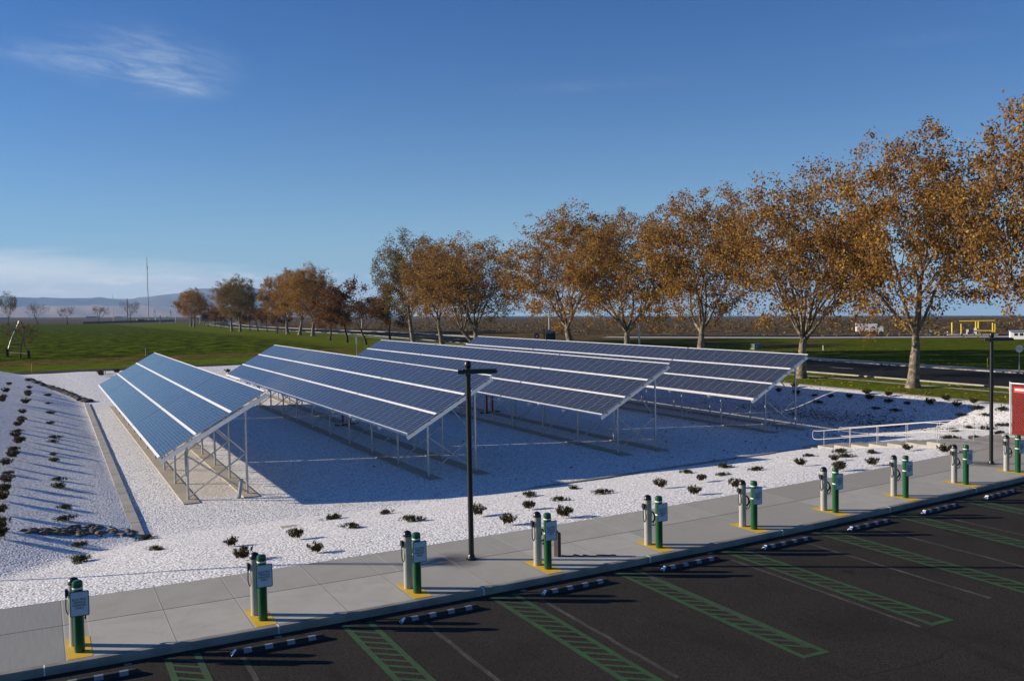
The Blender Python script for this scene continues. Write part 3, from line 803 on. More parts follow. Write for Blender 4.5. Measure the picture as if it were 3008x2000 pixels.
def charger0(label):
    t = thing('charging_post', label, 'charging post', (0, 0, 0), 0, 'silver charging posts beside the green bollards')
    A = []
    mb = MB(); mb.lathe([(.11, 0), (.11, 1.17)], 32, sx=.92, sy=.86); part('column', mb, M['silver'], t, True)
    part('cap', MB().lathe([(.113, 1.17), (.112, 1.20), (.098, 1.25), (.07, 1.283), (.03, 1.30), (.001, 1.303)], 28, sx=.92, sy=.86), M['black'], t, True)
    h = part('holster', MB().box((-.118, .02, 1.02), (.07, .09, .12)).tube([(-.125, .01, .99), (-.135, .01, .93)], .024, 10), M['black'], t)
    pts = []
    for k in range(22):
        a = k/21; pts.append((-.135-.022*math.sin(a*math.pi)+.03*a, .01-.01*math.sin(a*math.pi), .93-.33*a+(-.05)*math.sin(a*math.pi)))
    pts += [(-.06, .0, .60)]
    part('cable', MB().tube(pts, .011, 6), M['black'], t, True)
    pts = []
    for k in range(110):
        a = k/109*2*math.pi*5; rr_ = .135+.012*math.sin(a*.7+1); drop = .05 if a > 2*math.pi*4 else 0
        pts.append((.135+.011*(k/109*5), .04+rr_*math.cos(a)*1.0, .70+rr_*math.sin(a)*(1.25 if a > 2*math.pi*3.7 else 1.)-(.07 if a > 2*math.pi*3.7 else 0)))
    part('cable_coil', MB().tube(pts, .0125, 6), M['black'], t, True)
    part('hook', MB().box((.12, .04, .74), (.06, .05, .10)), M['black'], t)
    return t
b0 = c0 = None
for i in range(11):
    lab = ('leftmost' if i == 0 else 'rightmost' if i == 9 else nth(i)) ; tail = ' from the left' if 0 < i < 9 else ''
    if i == 10: break
    x = i*D+.496; y = GRN+cy(x); rz = math.atan(2*CURV*x)
    L1 = f'{lab} green sign bollard{tail} on its yellow kerbside pad'
    if i == 9: L1 = 'rightmost green sign bollard, cut by the right edge of the photo'
    if b0 is None: b0 = bollard0(L1); b0.location = (x, y, .005)
    else: dup(b0, (x, y, .005), rz, L1)
    x = i*D+.44; y = WHT+cy(x)
    L2 = f'{lab} silver charging post{tail}, black domed cap, behind a green bollard'
    if i == 0: L2 = 'leftmost silver charging post, mostly hidden behind its green bollard'
    if c0 is None: c0 = charger0(L2); c0.location = (x, y, .005)
    else: dup(c0, (x, y, .005), rz, L2)
def stop0(label):
    t = thing('wheel_stop', label, 'wheel stop', (0, 0, 0), 0, 'black rubber wheel stops')
    mb = MB(); L = 1.83; e = .10
    A = [(-.075, 0), (-.075, .03), (-.045, .10), (.045, .10), (.075, .03), (.075, 0)]
    v = [(0, y, z*.25 if z else 0) for y, z in A]+[(e, y, z) for y, z in A]+[(L-e, y, z) for y, z in A]+[(L, y, z*.25 if z else 0) for y, z in A]
    mb.v = v; n = 6
    for j in range(3):
        for k in range(n): mb.f.append((j*n+k, j*n+(k+1) % n, (j+1)*n+(k+1) % n, (j+1)*n+k))
    mb.f += [tuple(range(n))[::-1], tuple(range(3*n, 4*n))]
    part('body', mb, M['rubber'], t)
    for xq in (.30, .70, 1.12, 1.53):
        r = MB().poly([(xq-.075, -.0775, .031), (xq+.075, -.0775, .031), (xq+.075, -.0475, .1015), (xq-.075, -.0475, .1015)])
        r.poly([(xq-.075, -.0475, .1018), (xq+.075, -.0475, .1018), (xq+.075, .02, .1018), (xq-.075, .02, .1018)])
        part('reflector', r, M['reflect'], t)
    r = MB().poly([(-.004, -.07, .018), (-.004, .07, .018), (e-.006, .045, .106), (e-.006, -.045, .106)])
    part('end_reflector', r, M['tip'], t)
    return t
s0 = None
for i in range(0, 11):
    x = i*D-.375; y = 17.62+cy(x); lab = nth(i)
    if i == 0: L3 = 'wheel stop at the bottom left edge of the photo, only its right end showing'
    elif i >= 9 and i == 9: L3 = 'farthest wheel stop, cut off by the right edge of the photo'
    else: L3 = f'{lab} black wheel stop from the left, four white patches, on the asphalt'
    if i == 10: break
    if s0 is None: s0 = stop0(L3); s0.location = (x, y, LOT)
    else: dup(s0, (x, y, LOT), math.atan(2*CURV*x), L3)

# dark stub box with a loose chain
p = at(1638, 1633, 0.)
t = thing('bollard_stub', 'short dark square steel stub with a chain on the sidewalk', 'post', (p.x, p.y, 0), .4)
part('tube', MB().box((0, 0, .29), (.125, .125, .58)), M['box'], t); part('lid', MB().box((0, 0, .59), (.105, .105, .025)).tube([(0, 0, .60), (0, 0, .65)], .018, 8), M['box'], t)
pts = []; 
for k in range(60):
    a = k/59; pts.append((.12+1.15*a+.05*math.sin(a*9), -.02-.60*a-.10*abs(math.sin(a*14))-.05*math.sin(a*23), .015))
o = part('chain', MB().tube(pts, .012, 5), M['chain'], None, True); o.location = (p.x, p.y, 0)
tag(o, 'thin dark chain lying on the sidewalk beside the square stub', 'chain')

# ------------------------------------------------------------------ lamp posts
def lamp(x, y, z, h, label, head, rz, ball=True):
    t = thing('lamp_post', label, 'lamp post', (x, y, z), rz, 'black lamp posts')
    part('pole', MB().lathe([(.068, 0), (.066, h-.1)], 20), M['black_metal'], t, True)
    part('base', MB().lathe([(.135, 0), (.135, .025), (.10, .035), (.09, .09), (.07, .13)], 20), M['black_metal'], t, True)
    hd = part('head', MB().box((.30, 0, h-.26), (.80, .32, .105)).box((.71, 0, h-.275), (.04, .26, .06)), M['black_metal'], t)
    part('arm', MB().box((-.16, 0, h-.28), (.16, .14, .10)), M['box'], t)
    part('lens', MB().box((.30, 0, h-.318), (.60, .26, .012)), M['grey_paint'], hd)
    part('cap', MB().lathe([(.06, h-.2), (.085, h-.15), (.085, h-.06), (.05, h-.01), (.01, h)], 16), M['black_metal'], t, True)
    return t
lamp(9.41, 20.607+cy(9.41), .0, 4.95, 'black lamp post standing on the sidewalk in front of the arrays', 0, -YAW-.05)
lamp(31.744, 20.36+cy(31.744), .0, 4.95, 'black lamp post at the right, beside the head of the steps', 0, -YAW-.25)
lamp(-11.5, 33.1, -.1, 7.6, 'tall black lamp post left of the frame, seen only by its shadow', 0, .3)

# ------------------------------------------------------------------ red slatted fence at the right
p = at(2978, 1281, -.05)
t = thing('slatted_fence', 'red slatted chain-link fence panel at the right edge', 'fence', (38.72, 26.7, 0), R(-90))
part('kerb_footing', MB().box((4, -.05, .02), (8.4, .5, .14)), M['concrete'], t)
for i, xq in enumerate((0, 2.6, 5.2)):
    part('post', MB().tube([(xq, 0, 0), (xq, 0, 2.45)], .035, 10), M['galv_light'], t, True)
part('top_rail', MB().tube([(0, 0, 2.38), (8, 0, 2.38)], .022, 8), M['galv_light'], t)
mb = MB()
for k in range(78):
    xq = .14+k*.1; mb.box((xq, .0, 1.21), (.092, .012, 2.3))
part('slats', mb, M['red'], t)
mb = MB()
k = -2.3
while k < 8:
    a0, a1 = max(k, .05), min(k+2.3, 8.)
    if a1 > a0:
        mb.tube([(a0, -.014, .06+a0-k), (a1, -.014, .06+a1-k)], .0016, 4, False); mb.tube([(a0, -.014, 2.36-(a0-k)), (a1, -.014, 2.36-(a1-k))], .0016, 4, False)
    k += .115
part('chain_link', mb, M['galv'], t)
part('tension_bar', MB().tube([(.07, -.02, .08), (.07, -.02, 2.36)], .012, 6), M['galv_light'], t)
sg = part('notice', MB().box((.62, -.03, 2.1), (.85, .012, .24)), M['red_paint'], t)
part('notice_band', MB().box((.62, -.038, 2.11), (.74, .004, .07)), M['white'], sg)
part('gate_latch', MB().tube([(.95, -.03, 1.26), (1.12, -.05, 1.24)], .025, 6), M['galv_light'], t)

# ------------------------------------------------------------------ shrubs
def leafcloud(name, mat, tips, n, spread, size, seed, upright=0.):
    """many small leaf quads round the given tips"""
    rg = np.random.default_rng(seed); tips = np.array(tips)
    idx = rg.integers(0, len(tips), n)
    c = tips[idx] + rg.normal(0, spread, (n, 3))
    d = rg.normal(0, 1, (n, 3)); d[:, 2] += upright*2; d /= np.linalg.norm(d, axis=1)[:, None]
    e = rg.normal(0, 1, (n, 3)); e -= d*(d*e).sum(1)[:, None]; e /= np.linalg.norm(e, axis=1)[:, None]
    s = size*rg.uniform(.6, 1.3, n)[:, None]; asp = .62 if not upright else .22
    v = np.stack([c-d*s*.5, c+e*s*asp*.5, c+d*s*.5, c-e*s*asp*.5], 1).reshape(-1, 3)
    me = bpy.data.meshes.new(name); me.vertices.add(4*n); me.vertices.foreach_set('co', v.astype(np.float32).ravel())
    me.loops.add(4*n); me.loops.foreach_set('vertex_index', np.arange(4*n, dtype=np.int32))
    me.polygons.add(n); me.polygons.foreach_set('loop_start', np.arange(0, 4*n, 4, dtype=np.int32)); me.polygons.foreach_set('loop_total', np.full(n, 4, np.int32))
    # colour varies per leaf and per clump of neighbouring tips
    clump = rg.uniform(0, 1, len(tips)); order = np.argsort(tips[:, 0]+tips[:, 2]*.7); cl = np.convolve(clump[order], np.ones(5)/5, 'same'); cc = np.empty_like(clump); cc[order] = cl
    a = np.clip(.55*rg.uniform(0, 1, n)+.45*clump[idx], 0, 1); b = rg.uniform(0, 1, n)*.5+.5*cc[idx]
    col = np.repeat(np.stack([a, b, rg.uniform(0, 1, n)], 1), 4, 0).astype(np.float32)
    me.update(); at_ = me.attributes.new('leafvar', 'FLOAT_VECTOR', 'CORNER'); at_.data.foreach_set('vector', col.ravel())
    me.materials.append(mat); return me
def tuft_mesh(seed):
    rg = random.Random(seed); tips = []
    for k in range(70):
        a = rg.uniform(0, 2*math.pi); r = rg.uniform(0, 1)**.6; h = rg.uniform(.25, 1.)
        rad = (.06+.23*h)*r; tips.append((rad*math.cos(a)+.03, rad*math.sin(a), .04+.30*h*(1-.25*r)))
    return leafcloud('upright_shrub', M['shrub'], tips, 900, .022, .085, seed, 1.)
def low_mesh(seed):
    rg = random.Random(seed); tips = []
    for k in range(60):
        a = rg.uniform(0, 2*math.pi); r = rg.uniform(0, 1)**.7*(.28+.12*math.sin(a*3+seed))
        tips.append((r*math.cos(a)*1.25, r*math.sin(a)*.8, .04+.10*rg.random()*(1-r)))
    return leafcloud('creeping_shrub', M['shrub_green'], tips, 800, .028, .085, seed, .35)
TM = [tuft_mesh(s) for s in (1, 2, 3, 4)]; LM = [low_mesh(s) for s in (5, 6, 7, 8)]
k5 = 2.949
def r5(L): return [(x/k5, 1150+y/k5) for x, y in L]
def r8(L): return [(2208+x/k5, 1150+y/k5) for x, y in L]
near_t = [(678, 1606), (715.5, 1645), (873, 1584), (927, 1623), (1402, 1516), (1494, 1541.7), (1554, 1497.6), (1652.6, 1521), (1941.5, 1434.8), (2042, 1453.5), (2059.5, 1414.5), (2158, 1434.8), (2353, 1369.7), (2451.5, 1355), (2464, 1384), (2560.7, 1368.7), (2665.8, 1324.6), (2772.6, 1331.4)]
near_l = [(230.6, 1603), (234, 1648.5), (430.7, 1584), (457.8, 1617), (976, 1526), (1032, 1550), (1134, 1509), (1210, 1530), (1556, 1457), (1644, 1470.5), (1686.5, 1436.5), (1768, 1450), (2019, 1390), (2122, 1397.5), (2127, 1373), (2221.6, 1382), (2379, 1341.6), (2484, 1343), (2468, 1329.7), (2562, 1331)]
right_t = r8([(390, 30), (1000, 32), (1185, 45), (840, 58), (1025, 75), (1535, 115), (1780, 135), (1690, 85), (1922, 108)]) + [(2286, 1152), (2335, 1140)]
right_l = r8([(540, 38), (690, 45), (1185, 90), (1350, 108), (575, 100), (1070, 150), (1240, 170), (1950, 150), (2170, 163), (1805, 208), (2020, 208), (2165, 300), (2235, 300), (1750, 345), (2030, 330), (1885, 318), (2145, 370), (1715, 414), (1955, 412)])
left_t = r5([(22, 75), (238, 30), (225, 110), (200, 195), (180, 275), (160, 305), (140, 405), (165, 460), (100, 580), (58, 645), (55, 800), (45, 875), (25, 950), (3, 1060), (10, 1275), (8, 1200)]) + [(27, 1133), (16, 1154), (7, 1181), (87.5, 1143), (82, 1165)]
left_l = r5([(410, 35), (415, 108), (430, 192), (430, 282), (470, 405), (455, 440), (465, 550), (470, 602), (500, 767), (510, 828), (565, 1012), (560, 1112), (115, 507), (60, 714), (150, 350), (185, 230)]) + [(139, 1163)]
far_t = [(293, 1098.4), (299, 1105), (345, 1097), (668.7, 1095)]
def plant(lst, meshes, name, desc, where, group, cat='shrub', sc_=1.):
    lst = sorted(lst)
    for i, (px, py) in enumerate(lst):
        p = at(px, py)
        o = link(name, meshes[i % 4], None, (p.x, p.y, p.z), (0, 0, i*1.7)); s = sc_*((.70 if meshes is LM else .84)+.32*((i*37) % 10)/10); o.scale = (s, s, s)
        pos_ = 'leftmost' if i == 0 else 'rightmost' if i == len(lst)-1 else nth(i)+' from the left'
        tag(o, f'{pos_} of the {desc} {where}', cat, group)
plant(near_t, TM, 'upright_shrub', 'upright brownish shrubs', 'in the white gravel beside the sidewalk', 'upright shrubs beside the sidewalk')
plant(near_l, LM, 'creeping_shrub', 'flat dark shrubs', 'in the white gravel beside the sidewalk', 'flat shrubs beside the sidewalk', sc_=1.12)
plant(right_t, TM, 'upright_shrub', 'upright shrubs', 'on the gravel bank at the right', 'upright shrubs on the right bank', sc_=1.15)
plant(right_l, LM, 'creeping_shrub', 'flat shrubs', 'on the gravel bank at the right', 'flat shrubs on the right bank', sc_=1.2)
plant(left_t, TM, 'upright_shrub', 'dark upright shrubs', 'on the gravel bank at the left', 'upright shrubs on the left bank', sc_=1.15)
plant(left_l, LM, 'creeping_shrub', 'flat shrubs', 'on the gravel bank at the left', 'flat shrubs on the left bank', sc_=1.15)
plant(far_t, TM, 'upright_shrub', 'dark shrubs', 'at the far rim of the gravel basin', 'shrubs at the far rim', sc_=1.5)

# cobbles: a pile in the near corner, a line of them up the far swale
def cobble(seed):
    rg = random.Random(seed); mb = MB(); n = 10; prof = []
    for k in range(7):
        a = -math.pi/2+math.pi*k/6; prof.append((max(.004, math.cos(a)), math.sin(a)*.62+.45))
    mb.lathe(prof, n, sx=1.15, sy=.85)
    mb.v = [(x*(1+.12*math.sin(3*y+seed)), y*(1+.12*math.cos(2*x+seed)), z+.05*math.sin(5*x+seed)) for x, y, z in mb.v]
    me = mb.mesh('river_rock', M['rock'], True); return me
CB = [cobble(s) for s in range(4)]
rg = random.Random(11); nrk = 0
for k in range(130):
    a = rg.random(); px = 62+a*325; wob = rg.uniform(-1, 1)*(4+11*smooth(a*1.4)); py = 1560+wob+ -2*a
    p = at(px, py); s = rg.uniform(.08, .17)
    o = link('river_rock', CB[k % 4], None, (p.x, p.y, p.z-.09), (rg.uniform(-.2, .2), rg.uniform(-.2, .2), rg.uniform(0, 6))); o.scale = (s*1.2, s, s)
    tag(o, 'rounded brown river rock in the rock pile at the end of the concrete wall', 'rock', 'river rocks piled by the wall end')
mb_v = []; mb_f = []
rg = random.Random(5)
sw = [(265, 1180), (238, 1176), (215, 1163), (190, 1153), (160, 1143), (130, 1134), (108, 1126), (92, 1119), (80, 1116)]
for a, b in zip(sw, sw[1:]):
    for k in range(24):
        q = rg.random(); p = at(a[0]+(b[0]-a[0])*q+rg.uniform(-4, 4), a[1]+(b[1]-a[1])*q+rg.uniform(-2.2, 2.2)); s = rg.uniform(.12, .26); base = len(mb_v)
        src = CB[k % 4]
        mb_v += [(p.x+vv.co.x*s, p.y+vv.co.y*s, p.z+vv.co.z*s-.03) for vv in src.vertices]; mb_f += [tuple(base+i for i in pl.vertices) for pl in src.polygons]
me = bpy.data.meshes.new('swale_cobbles'); me.from_pydata(mb_v, [], mb_f); me.materials.append(M['rock_dark']); me.update()
tag(link('swale_cobbles', me), 'dark cobbles lining the swale at the far end of the left bank', 'cobbles', kind='stuff')

# fallen leaves
def litter(name, mat, pts, size, label):
    rg = np.random.default_rng(3); n = len(pts); c = np.array(pts); 
    d = rg.normal(0, 1, (n, 3)); d[:, 2] *= .25; d /= np.linalg.norm(d, axis=1)[:, None]; e = np.cross(d, (0, 0, 1.)) + rg.normal(0, .2, (n, 3))
    s = size*rg.uniform(.6, 1.4, n)[:, None]
    c[:, 2] += size*.25
    v = np.stack([c-d*s*.5, c+e*s*.35, c+d*s*.5, c-e*s*.35], 1).reshape(-1, 3)
    me = bpy.data.meshes.new(name); me.from_pydata([tuple(q) for q in v], [], [(4*i, 4*i+1, 4*i+2, 4*i+3) for i in range(n)]); me.materials.append(mat); me.update()
    return tag(link(name, me), label, 'leaves', kind='stuff')
rg = random.Random(9); P = []
for k in range(900):
    x = 50-abs(rg.gauss(0, 9)); y = 34+abs(rg.gauss(0, 15))
    if inside(x, y): P.append((x, y, pit(x, y)))
for k in range(1300):
    x = rg.gauss(45.2, 1.0); y = 38+abs(rg.gauss(0, 9)); 
    P.append((x, y, pit(x, y)))
for k in range(120):
    x = rg.uniform(14, 48); y = rg.uniform(31, 50); 
    if inside(x, y): P.append((x, y, pit(x, y)))
litter('fallen_leaves', M['dead_leaf'], P, .15, 'dry brown leaves blown across the white gravel at the right')
P = []
for k in range(1500):
    x = 51.5+rg.random()*9; y = 28+rg.random()**1.3*110; 
    if not (57 < x < 58.3): P.append((x, y, terr(x, y)))
for k in range(900):
    x = 77+rg.random()**1.6*20; y = 35+rg.random()*70; P.append((x, y, terr(x, y)))
litter('lawn_leaves', M['fallen_yellow'], P, .2, 'yellow leaves scattered over the lawns beside the street')

# ------------------------------------------------------------------ trees
def tree_mesh(seed, h, crown_r, trunk_h, trunk_r, nleaf, leaf, spread=.42, nlimb=5, up=.8, levels=4, fork=0, bare=0., fill=.9):
    rg = random.Random(seed); mb = MB(); tips = []
    zc = trunk_h*.62+(h-trunk_h*.62)*.52; rz = (h-trunk_h*.62)*.50
    def inside_c(p):
        return (p.x/crown_r)**2+(p.y/crown_r)**2+((p.z-zc)/rz)**2 < 1.
    def grow(p, d, L, r, lev):
        seg = 4; pts = [p]; rad = [r]; q = p.copy(); dd = d.copy()
        for k in range(seg):
            dd = (dd + Vector((rg.gauss(0, .12), rg.gauss(0, .12), rg.gauss(0, .09)+.05*up))).normalized()
            q = q+dd*(L/seg); pts.append(q.copy()); rad.append(max(.012, r*(1-.45*(k+1)/seg)))
        nside = 9 if lev == 0 else 7 if lev == 1 else 5 if lev == 2 else 4
        mb.tube(pts, rad, nside, False)
        if lev >= 2:
            for k in range(1, len(pts)): 
                if rg.random() < (.55 if lev == 2 else .95): tips.append(tuple(pts[k]))
        if lev >= levels: return
        n = [nlimb, 4, 4, 3, 3][lev] if lev < 5 else 2
        for k in range(n):
            i = len(pts)-1 if k < (2 if lev else 99) else rg.choice([2, 3])
            base = pts[i]; br = rad[i]
            a = 2*math.pi*(k+rg.uniform(-.25, .25))/n + seed
            if lev == 0:
                spreadv = rg.uniform(.30, 1.05) if k else .12
                nd = Vector((math.cos(a)*spreadv, math.sin(a)*spreadv, 1.)).normalized(); ln = (h-trunk_h)*rg.uniform(.34, .44)*(1.05 if k == 0 else 1)
                nr = br*rg.uniform(.50, .66)
            else:
                o = Vector((rg.gauss(0, 1), rg.gauss(0, 1), rg.gauss(0, .75)+.25)); o = (o-dd*o.dot(dd)).normalized()
                out = Vector((base.x, base.y, 0)); out = out.normalized() if out.length > .3 else Vector((0, 0, 0))
                nd = (dd*rg.uniform(.55, 1.1)+o*rg.uniform(.45, .95)+out*.22+Vector((0, 0, .12*up))).normalized()
                ln = L*rg.uniform(.52, .78); nr = br*rg.uniform(.50, .72)
            # stop at the crown's edge
            e = base+nd*ln
            for _ in range(5):
                if inside_c(e): break
                nd = (nd*.7+(Vector((0, 0, zc))-base).normalized()*.25+Vector((rg.gauss(0, .1), rg.gauss(0, .1), 0))).normalized(); ln *= .82; e = base+nd*ln
            if ln > .25: grow(base, nd, ln, max(nr, .014), lev+1)
    # trunk with root flare
    lean = Vector((rg.uniform(-.04, .04), rg.uniform(-.04, .04), 1)).normalized()
    mb.tube([(0, 0, -.15), (0, 0, .08), (0, 0, .45)], [trunk_r*1.45, trunk_r*1.25, trunk_r*1.02], 12, False)
    grow(Vector((0, 0, .4)), lean, trunk_h-.4, trunk_r, 0)
    if fork:
        grow(Vector((.1, 0, .3)), Vector((.5, .25, 1)).normalized(), trunk_h, trunk_r*.75, 0)
    tm = mb.mesh('trunk', M['bark'], True)
    # leafy twigs fill the rest of the crown, denser towards its outside and hanging low
    nb_ = len(tips)
    ncl = int(230*fill*(crown_r/7.)**2)
    for k in range(ncl):
        a = rg.uniform(0, 2*math.pi); cz = rg.uniform(-.92, 1)
        if cz > .1 and rg.random() < .0: continue
        r_ = rg.uniform(.25, 1.)**.42*.93*(1+.07*math.sin(a*3+cz*3+seed)+.05*math.sin(a*7+seed))
        s_ = math.sqrt(1-cz*cz); c_ = Vector((crown_r*r_*s_*math.cos(a), crown_r*r_*s_*math.sin(a), zc+rz*1.0*r_*cz)); w_ = rg.uniform(.30, .62)*crown_r/7.
        tp = min(tips[:nb_:2] or [tuple(c_)], key=lambda q: (q[0]-c_.x)**2+(q[1]-c_.y)**2+(q[2]-c_.z)**2)
        dq = (Vector(tp)-c_).length
        if dq > 3.2: continue
        if dq > .3:
            md = (Vector(tp)+c_)/2+Vector((rg.gauss(0, .12), rg.gauss(0, .12), -.1)); mb.tube([tp, md, tuple(c_)], [.03, .02, .01], 4, False)
        for j in range(12): tips.append((c_.x+rg.gauss(0, w_), c_.y+rg.gauss(0, w_), c_.z+rg.gauss(0, w_*.7)))
    return tm, tips
def mk_tree(seed, mat, bark, *a, **k):
    nleaf = a[4]; size = a[5]; spread = k.pop('spread', .42)
    tm, tips = tree_mesh(seed, *a, **k); tm.materials[0] = bark
    cm = leafcloud('crown', mat, tips, nleaf, spread, size, seed) if nleaf else None
    return tm, cm
def place_tree(var, x, y, rz, sxy, sz, label, group, name='sycamore_tree', z=None):
    t = thing(name, label, 'tree', (x, y, terr(x, y) if z is None else z), rz, group)
    t.scale = (sxy, sxy, sz)
    link('trunk', var[0], t)
    if var[1] is not None: link('crown', var[1], t)
    return t
B1 = [mk_tree(s, M['leaf_brown'], M['bark'], 18., 7.0, 3.6, .47, 38000, .215, spread=.20, nlimb=6, levels=4) for s in (11, 12, 13)]
B2 = [mk_tree(s, M['leaf_brown'], M['bark'], 17., 7.0, 3.0, .44, 36000, .22, spread=.21, nlimb=6, levels=4, fork=1) for s in (21,)]
B3 = [mk_tree(31, M['leaf_olive'], M['bark'], 17.5, 6.6, 4.0, .42, 27000, .22, spread=.22, nlimb=5, levels=4)]
SMALL = [mk_tree(s, M['leaf_rust'], M['bark_dark'], 9., 3.9, 2.3, .17, 8500, .24, spread=.24, nlimb=4, levels=3, up=.3, fill=.5) for s in (41, 42)]
BARE = [mk_tree(s, M['leaf_rust'], M['bark_dark'], 9., 4.2, 2.2, .18, 500, .28, spread=.30, nlimb=5, levels=4, up=.2, fill=0.) for s in (51, 52)]
TALL = mk_tree(61, M['leaf_olive'], M['bark_dark'], 19., 5.8, 3.0, .35, 4200, .40, spread=.5, nlimb=6, levels=4, fill=.35)
big = [  # x, y, variant, rz, sxy, sz, label
 (56.8, 36.3, B1[1], 2.0, .92, 1.12, 'nearest big sycamore at the right edge, orange crown cut by the frame'),
 (56.6, 46.6, B1[0], 0.4, .95, 1.06, 'big orange-brown sycamore with stout pale trunk, second from the right edge'),
 (56.5, 57.6, B2[0], 1.0, .98, 1.05, 'big sycamore forking near the ground at the end of the farthest array'),
 (56.5, 71.0, B1[2], 2.2, .98, .98, 'big orange sycamore with dark trunk behind the farthest array, fourth from the right'),
 (56.5, 82.8, B1[0], 3.0, 1.0, .92, 'big orange sycamore beyond the farthest array, fifth from the right'),
 (56.5, 95.0, B1[1], 4.1, 1.22, 1.0, 'big golden sycamore beside the orange pillar sign, sixth from the right'),
 (56.2, 121.0, B2[0], 3.3, 1.2, .98, 'wide many-stemmed sycamore above the left end of the farthest array'),
 (56.3, 134.0, B1[2], 5.0, .95, .95, 'brown sycamore with leaning twin stems, left of the many-stemmed one'),
 (56.3, 146.5, B3[0], 0.3, 1.08, 1.08, 'sparse olive-leaved sycamore, first big tree left of the long tall row'),
 (56.0, 209.3, B1[1], .8, .98, .90, 'round rusty sycamore, rightmost big tree of the middle clump'),
 (56.0, 221.2, B1[2], 1.9, .95, .90, 'round rusty sycamore, second big tree of the middle clump'),
 (56.0, 233.4, B1[0], 2.9, .98, .92, 'round rusty sycamore, third big tree of the middle clump'),
 (55.5, 292.0, B3[0], 2.0, 1.0, .98, 'pale topped sycamore at the right of the pair beyond the middle clump'),
 (55.5, 306.0, B1[2], 3.6, .98, .95, 'pale topped sycamore at the left of the pair beyond the middle clump'),
 (62.5, 435.0, B1[0], 1.2, 1.02, .98, 'right one of the two farthest rusty sycamores at the end of the avenue'),
 (64.3, 458.0, B1[1], 2.5, 1.05, .98, 'left one of the two farthest rusty sycamores at the end of the avenue')]
for (x, y, var, rz, a, b, lab) in big: place_tree(var, x, y, rz, a, b, lab, 'sycamores along the street')
sm = [(1146, 1006, 0, 1.15), (1075, 1012, 2, 1.0), (1020, 1006, 1, 1.15), (970, 1000, 0, 1.0), (814, 979, 1, .95), (785, 975, 0, .9), (758, 974, 2, .95), (734, 972, 0, 1.0), (707, 971, 1, 1.05),
      (649, 964, 0, 1.0), (631.7, 961, 1, 1.), (613, 959, 0, .95), (600, 956, 2, .9)]
SV = [SMALL[0], SMALL[1], BARE[0]]
for i, (px, py, vi, s) in enumerate(sorted(sm)):
    p = at(px, py); pos_ = 'leftmost' if i == 0 else 'rightmost' if i == len(sm)-1 else nth(i)+' from the left'
    place_tree(SV[vi], p.x, p.y, i*1.3, s*1.18, s*1.1, f'{pos_} of the small dark-stemmed trees along the field edge', 'small trees along the avenue', 'young_tree')
LT = [(23.7, 953.6, 'tall half-bare tree with a few yellow leaves at the left edge', TALL, 1.0, 1.28), (111, 953.6, 'small bare tree on the skyline, second from the left edge', BARE[0], 1.9, 1.9),
      (199, 952.6, 'small bare tree on the skyline, third from the left edge', BARE[1], 1.8, 1.6), (288, 948.6, 'small bare tree at the left end of the dark low wall', BARE[0], 2.1, 1.8), (383, 950, 'bare tree beside the dark wooden pole', BARE[1], 1.9, 2.2)]
for i, (px, py, lab, var, a, b) in enumerate(LT):
    p = at(px, py); place_tree(var, p.x, p.y, i*2.1, a, b, lab, 'lone trees on the skyline', 'bare_tree')

p = at(60, 1050); place_tree(BARE[1], p.x, p.y, .7, .75, .70, 'dark leafless bush tangled round the irrigation tower', 'lone trees on the skyline', 'bare_bush')
# sagebrush beyond the street: one mass
rg = random.Random(4); tips = []
for k in range(2600):
    q = rg.random(); y = 70+q*330; x = 92+max(0, 170-y)*.5+rg.random()**1.3*(60+y*.5); tips.append((x, y, terr(x, y)+.35*rg.random()))
me = leafcloud('sagebrush', M['sage'], tips, 12000, .42, .6, 8); tag(link('sagebrush', me), 'brown sagebrush scrub beyond the street', 'scrub', kind='stuff')

# ------------------------------------------------------------------ middle distance things
def P0(px, py): 
    p = at(px, py); return p
def scale_at(p): # metres per photo pixel at that distance
    return (Vector((p.x, p.y, p.z))-Vector((0, 0, H))).dot(fwd)/F
# irrigation tower
a = P0(20, 1047); b = P0(85, 1052); top = Vector(((a.x+b.x)/2-.1, (a.y+b.y)/2, terr(a.x, a.y)+5.3)); o0 = Vector((a.x, a.y, terr(a.x, a.y)))
t = thing('irrigation_tower', 'wheeled irrigation tower with pale leaning leg in the field at the left', 'irrigation tower', tuple(o0))
tl = top-o0; bl = Vector((b.x, b.y, terr(b.x, b.y)))-o0
part('leg', MB().tube([(0, 0, .5), (.5, 0, 2.1), (.9, 0, 3.2), (tl.x, tl.y, tl.z-1.1), (tl.x+.45, tl.y, tl.z)], .04, 8), M['galv'], t, True)
part('leg', MB().tube([(bl.x, bl.y, .5), (bl.x-.6, bl.y, 2.), (bl.x-.5, bl.y, 3.6), (tl.x+.6, tl.y, tl.z)], .06, 8), M['wood'], t, True)
part('crossbar', MB().tube([(.1, 0, .65), (bl.x, bl.y, .65)], .05, 6), M['wood'], t)
for q in ((.1, 0), (bl.x, bl.y)):
    w_ = part('wheel', MB().tube([(q[0]-.16, q[1], .6), (q[0]+.16, q[1], .6)], .58, 18), M['tyre'], t)
part('control_box', MB().box((tl.x-.25, tl.y, tl.z-1.2), (.9, .4, .35)), M['grey_paint'], t)
part('pipe', MB().tube([(tl.x+.5, tl.y, tl.z+.05), (-3, -2, 3.6), (-7, -5, 3.3)], .03, 8), M['wood'], t, True)
part('truss_rod', MB().tube([(tl.x, tl.y, tl.z-1.2), (-1.5, -1.5, 3.2), (-4, -4, 1.2)], .02, 6), M['wood'], t, True)
